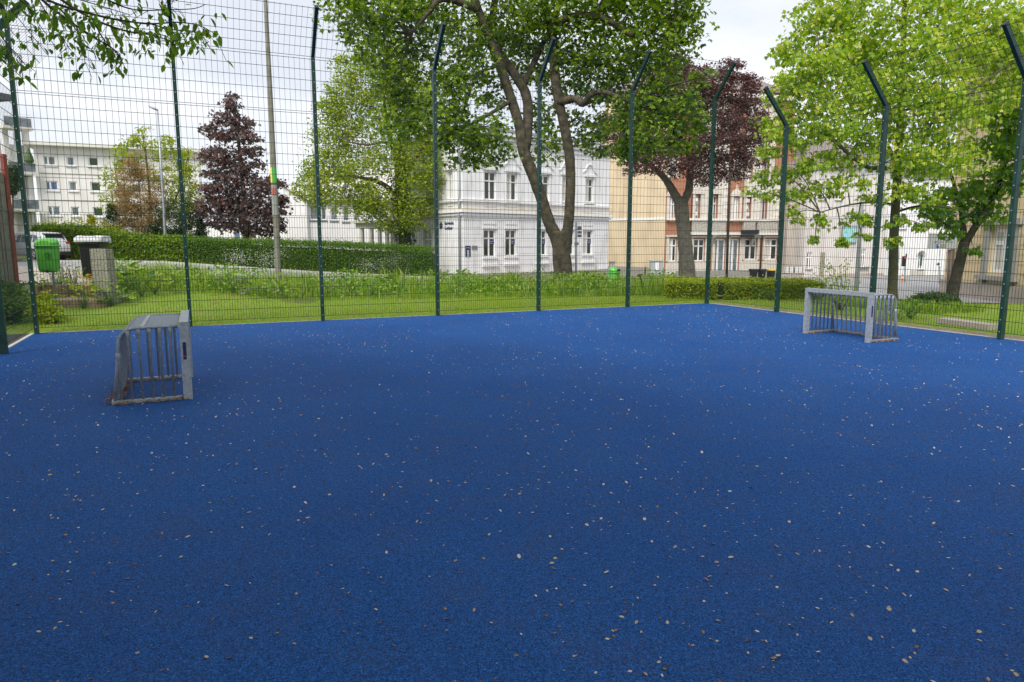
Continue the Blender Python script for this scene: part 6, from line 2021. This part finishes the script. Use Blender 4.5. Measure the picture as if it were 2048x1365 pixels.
mb = MB(); mb.box((a_[0] - .01, D - .14, c_[2] + .001), (c_[0] + .01, D - .05, c_[2] + .05)); mb.build('top_rail', M['white'], bd)
q0, q1 = W(1868.5, 496, D), W(1874.5, 488.5, D)
mb = MB(); mb.box((q0[0], D - .13, q0[2]), (q1[0], D - .121, q1[2])); pp = mb.build('parking_symbol', M['blue'], bd)
text('P', 'lettering', M['white'], pp, np.array([q0[0] + .028, D - .132, q0[2] + .022]), np.array([1., 0, 0]), UZ, (q1[2] - q0[2]) * 1.0, np.array([0, -1., 0]), ext=.002)
q0, q1 = W(1876.5, 495.5, D), W(1888.5, 488.5, D)
mb = MB(); mb.box((q0[0], D - .13, q0[2]), (q1[0], D - .121, q1[2])); mb.build('display', M['clad'], bd)
mb = MB()
for y, xs_ in ((474, (1871, 1876, 1880, 1884, 1889, 1893, 1898, 1902)), (484, (1864, 1868, 1873, 1877, 1881, 1886, 1890, 1895, 1899))):
    for x in xs_:                            # two worn, unreadable lines
        q0, q1 = W(x, y + 2.2, D), W(x + 2.6, y - 1, D)
        mb.box((q0[0], D - .125, q0[2]), (q1[0], D - .1205, q1[2]))
mb.build('faded_lettering', M['signgrey'], bd)

# parked white car
def car(label, loc, rz):
    root = empty('parked_car', loc, label, 'car', None, rz)
    st = [(-2.32, .80, .62, .98, 1.00, .70), (-2.26, .86, .40, 1.02, 1.16, .66), (-2.05, .91, .30, 1.05, 1.52, .64), (-1.75, .93, .28, 1.05, 1.66, .66), (-.9, .93, .26, 1.03, 1.71, .68), (.1, .93, .26, 1.02, 1.70, .68),
          (.65, .93, .26, 1.02, 1.58, .66), (1.25, .92, .27, 1.03, 1.10, .74), (1.9, .89, .28, .95, .98, .70), (2.25, .78, .34, .80, .84, .58), (2.36, .62, .44, .68, .70, .45)]
    secs = []
    for x, w_, zl, zb, zr, wr in st:
        half = [(w_ * .90, zl), (w_, zl + .14), (w_, (zl + zb) / 2 + .08), (w_ * .975, zb), (wr + .06, zb + (zr - zb) * .80), (wr, zr - .015), (wr * .6, zr)]
        secs.append(np.array([(x, y, z) for y, z in half] + [(x, -y, z) for y, z in half[::-1]]))
    mb = MB(); loft(mb, secs)
    mb.build('car_body', M['carwhite'], root, True, True)
    for s in (-1, 1):                        # side glass between sill line and roof
        for xa, xb in ((-1.98, -1.42), (-1.34, -.42), (-.34, .55)):
            V = []
            for x in (xa, xb):
                w_ = np.interp(x, [q[0] for q in st], [q[1] for q in st]); zb = np.interp(x, [q[0] for q in st], [q[3] for q in st])
                zr = np.interp(x, [q[0] for q in st], [q[4] for q in st]); wr = np.interp(x, [q[0] for q in st], [q[5] for q in st])
                for f in (.06, .74):
                    y = w_ * .975 + (wr + .06 - w_ * .975) * f / .80 + .012
                    V.append((x, s * y, zb + (zr - zb) * f))
            mb = MB(); mb.add(V + [(x, y - s * .03, z) for x, y, z in V], [(0, 2, 3, 1), (4, 5, 7, 6), (0, 1, 5, 4), (2, 6, 7, 3), (1, 3, 7, 5), (0, 4, 6, 2)])
            mb.build('side_window', M['panegrey'], root, True)
    mb = MB()
    V = [(-2.285, -.60, 1.10), (-2.285, .60, 1.10), (-2.07, .56, 1.50), (-2.07, -.56, 1.50)]
    mb.add(V + [(x + .03, y, z - .01) for x, y, z in V], [(0, 1, 2, 3), (7, 6, 5, 4), (0, 4, 5, 1), (1, 5, 6, 2), (2, 6, 7, 3), (3, 7, 4, 0)])
    mb.build('rear_window', M['glass'], root, True)
    mb = MB(); mb.box((-2.22, -.62, 1.53), (-1.92, .62, 1.60)); mb.build('spoiler', M['black'], root, True)
    mb = MB()
    V = [(.72, -.60, 1.54), (.72, .60, 1.54), (1.24, .68, 1.13), (1.24, -.68, 1.13)]
    mb.add([(x + .012, y, z + .02) for x, y, z in V], [(0, 1, 2, 3)]); mb.build('windscreen', M['glass'], root, True)
    mb = MB(); mb.box((-2.36, -.78, .30), (-2.20, .78, .50)); mb.build('bumper', M['black'], root, True)
    for s in (-1, 1):
        mb = MB(); mb.box((-2.335, s * .70 - .14, .98), (-2.18, s * .70 + .14, 1.10)); mb.build('tail_lamp', M['tail'], root, True)
        mb = MB(); mb.box((.62, s * 1.0 - .09, 1.02), (.76, s * 1.0 + .09, 1.16)); mb.build('wing_mirror', M['carwhite'], root, True)
        for x in (-1.38, 1.42):
            a = np.linspace(0, 2 * pi, 25)[:-1]
            f = (np.zeros(3), np.array([1., 0, 0]), UZ, np.array([0, 1., 0]))
            mb = MB(); mb.prism([(x + .35 * cos(t), .35 + .35 * sin(t)) for t in a], (s * .94 - .115, s * .94 + .005), f); wh = mb.build('wheel', M['tyre'], root, True)
            mb = MB()
            for k in range(5):
                t = k * 2 * pi / 5
                mb.prism([(x + .05 * cos(t + 1.2), .35 + .05 * sin(t + 1.2)), (x + .05 * cos(t - 1.2), .35 + .05 * sin(t - 1.2)), (x + .23 * cos(t - .22), .35 + .23 * sin(t - .22)), (x + .23 * cos(t + .22), .35 + .23 * sin(t + .22))], (s * .948, s * .957), f)
            mb.tube([(x + .235 * cos(t), s * .95, .35 + .235 * sin(t)) for t in np.linspace(0, 2 * pi, 21)], .018, 6, False)
            mb.build('rim', M['rim'], wh, True)
    return root
p = W(66, 521, 42.0)
th = pi - radians(20)
cp = np.array([p[0], p[1], 0]) - np.array([cos(th), sin(th), 0]) * -1.38 - np.array([-sin(th), cos(th), 0]) * .93
car('parked white estate car with dark rear glass, behind the left litter bin', (cp[0], cp[1], p[2]), th)
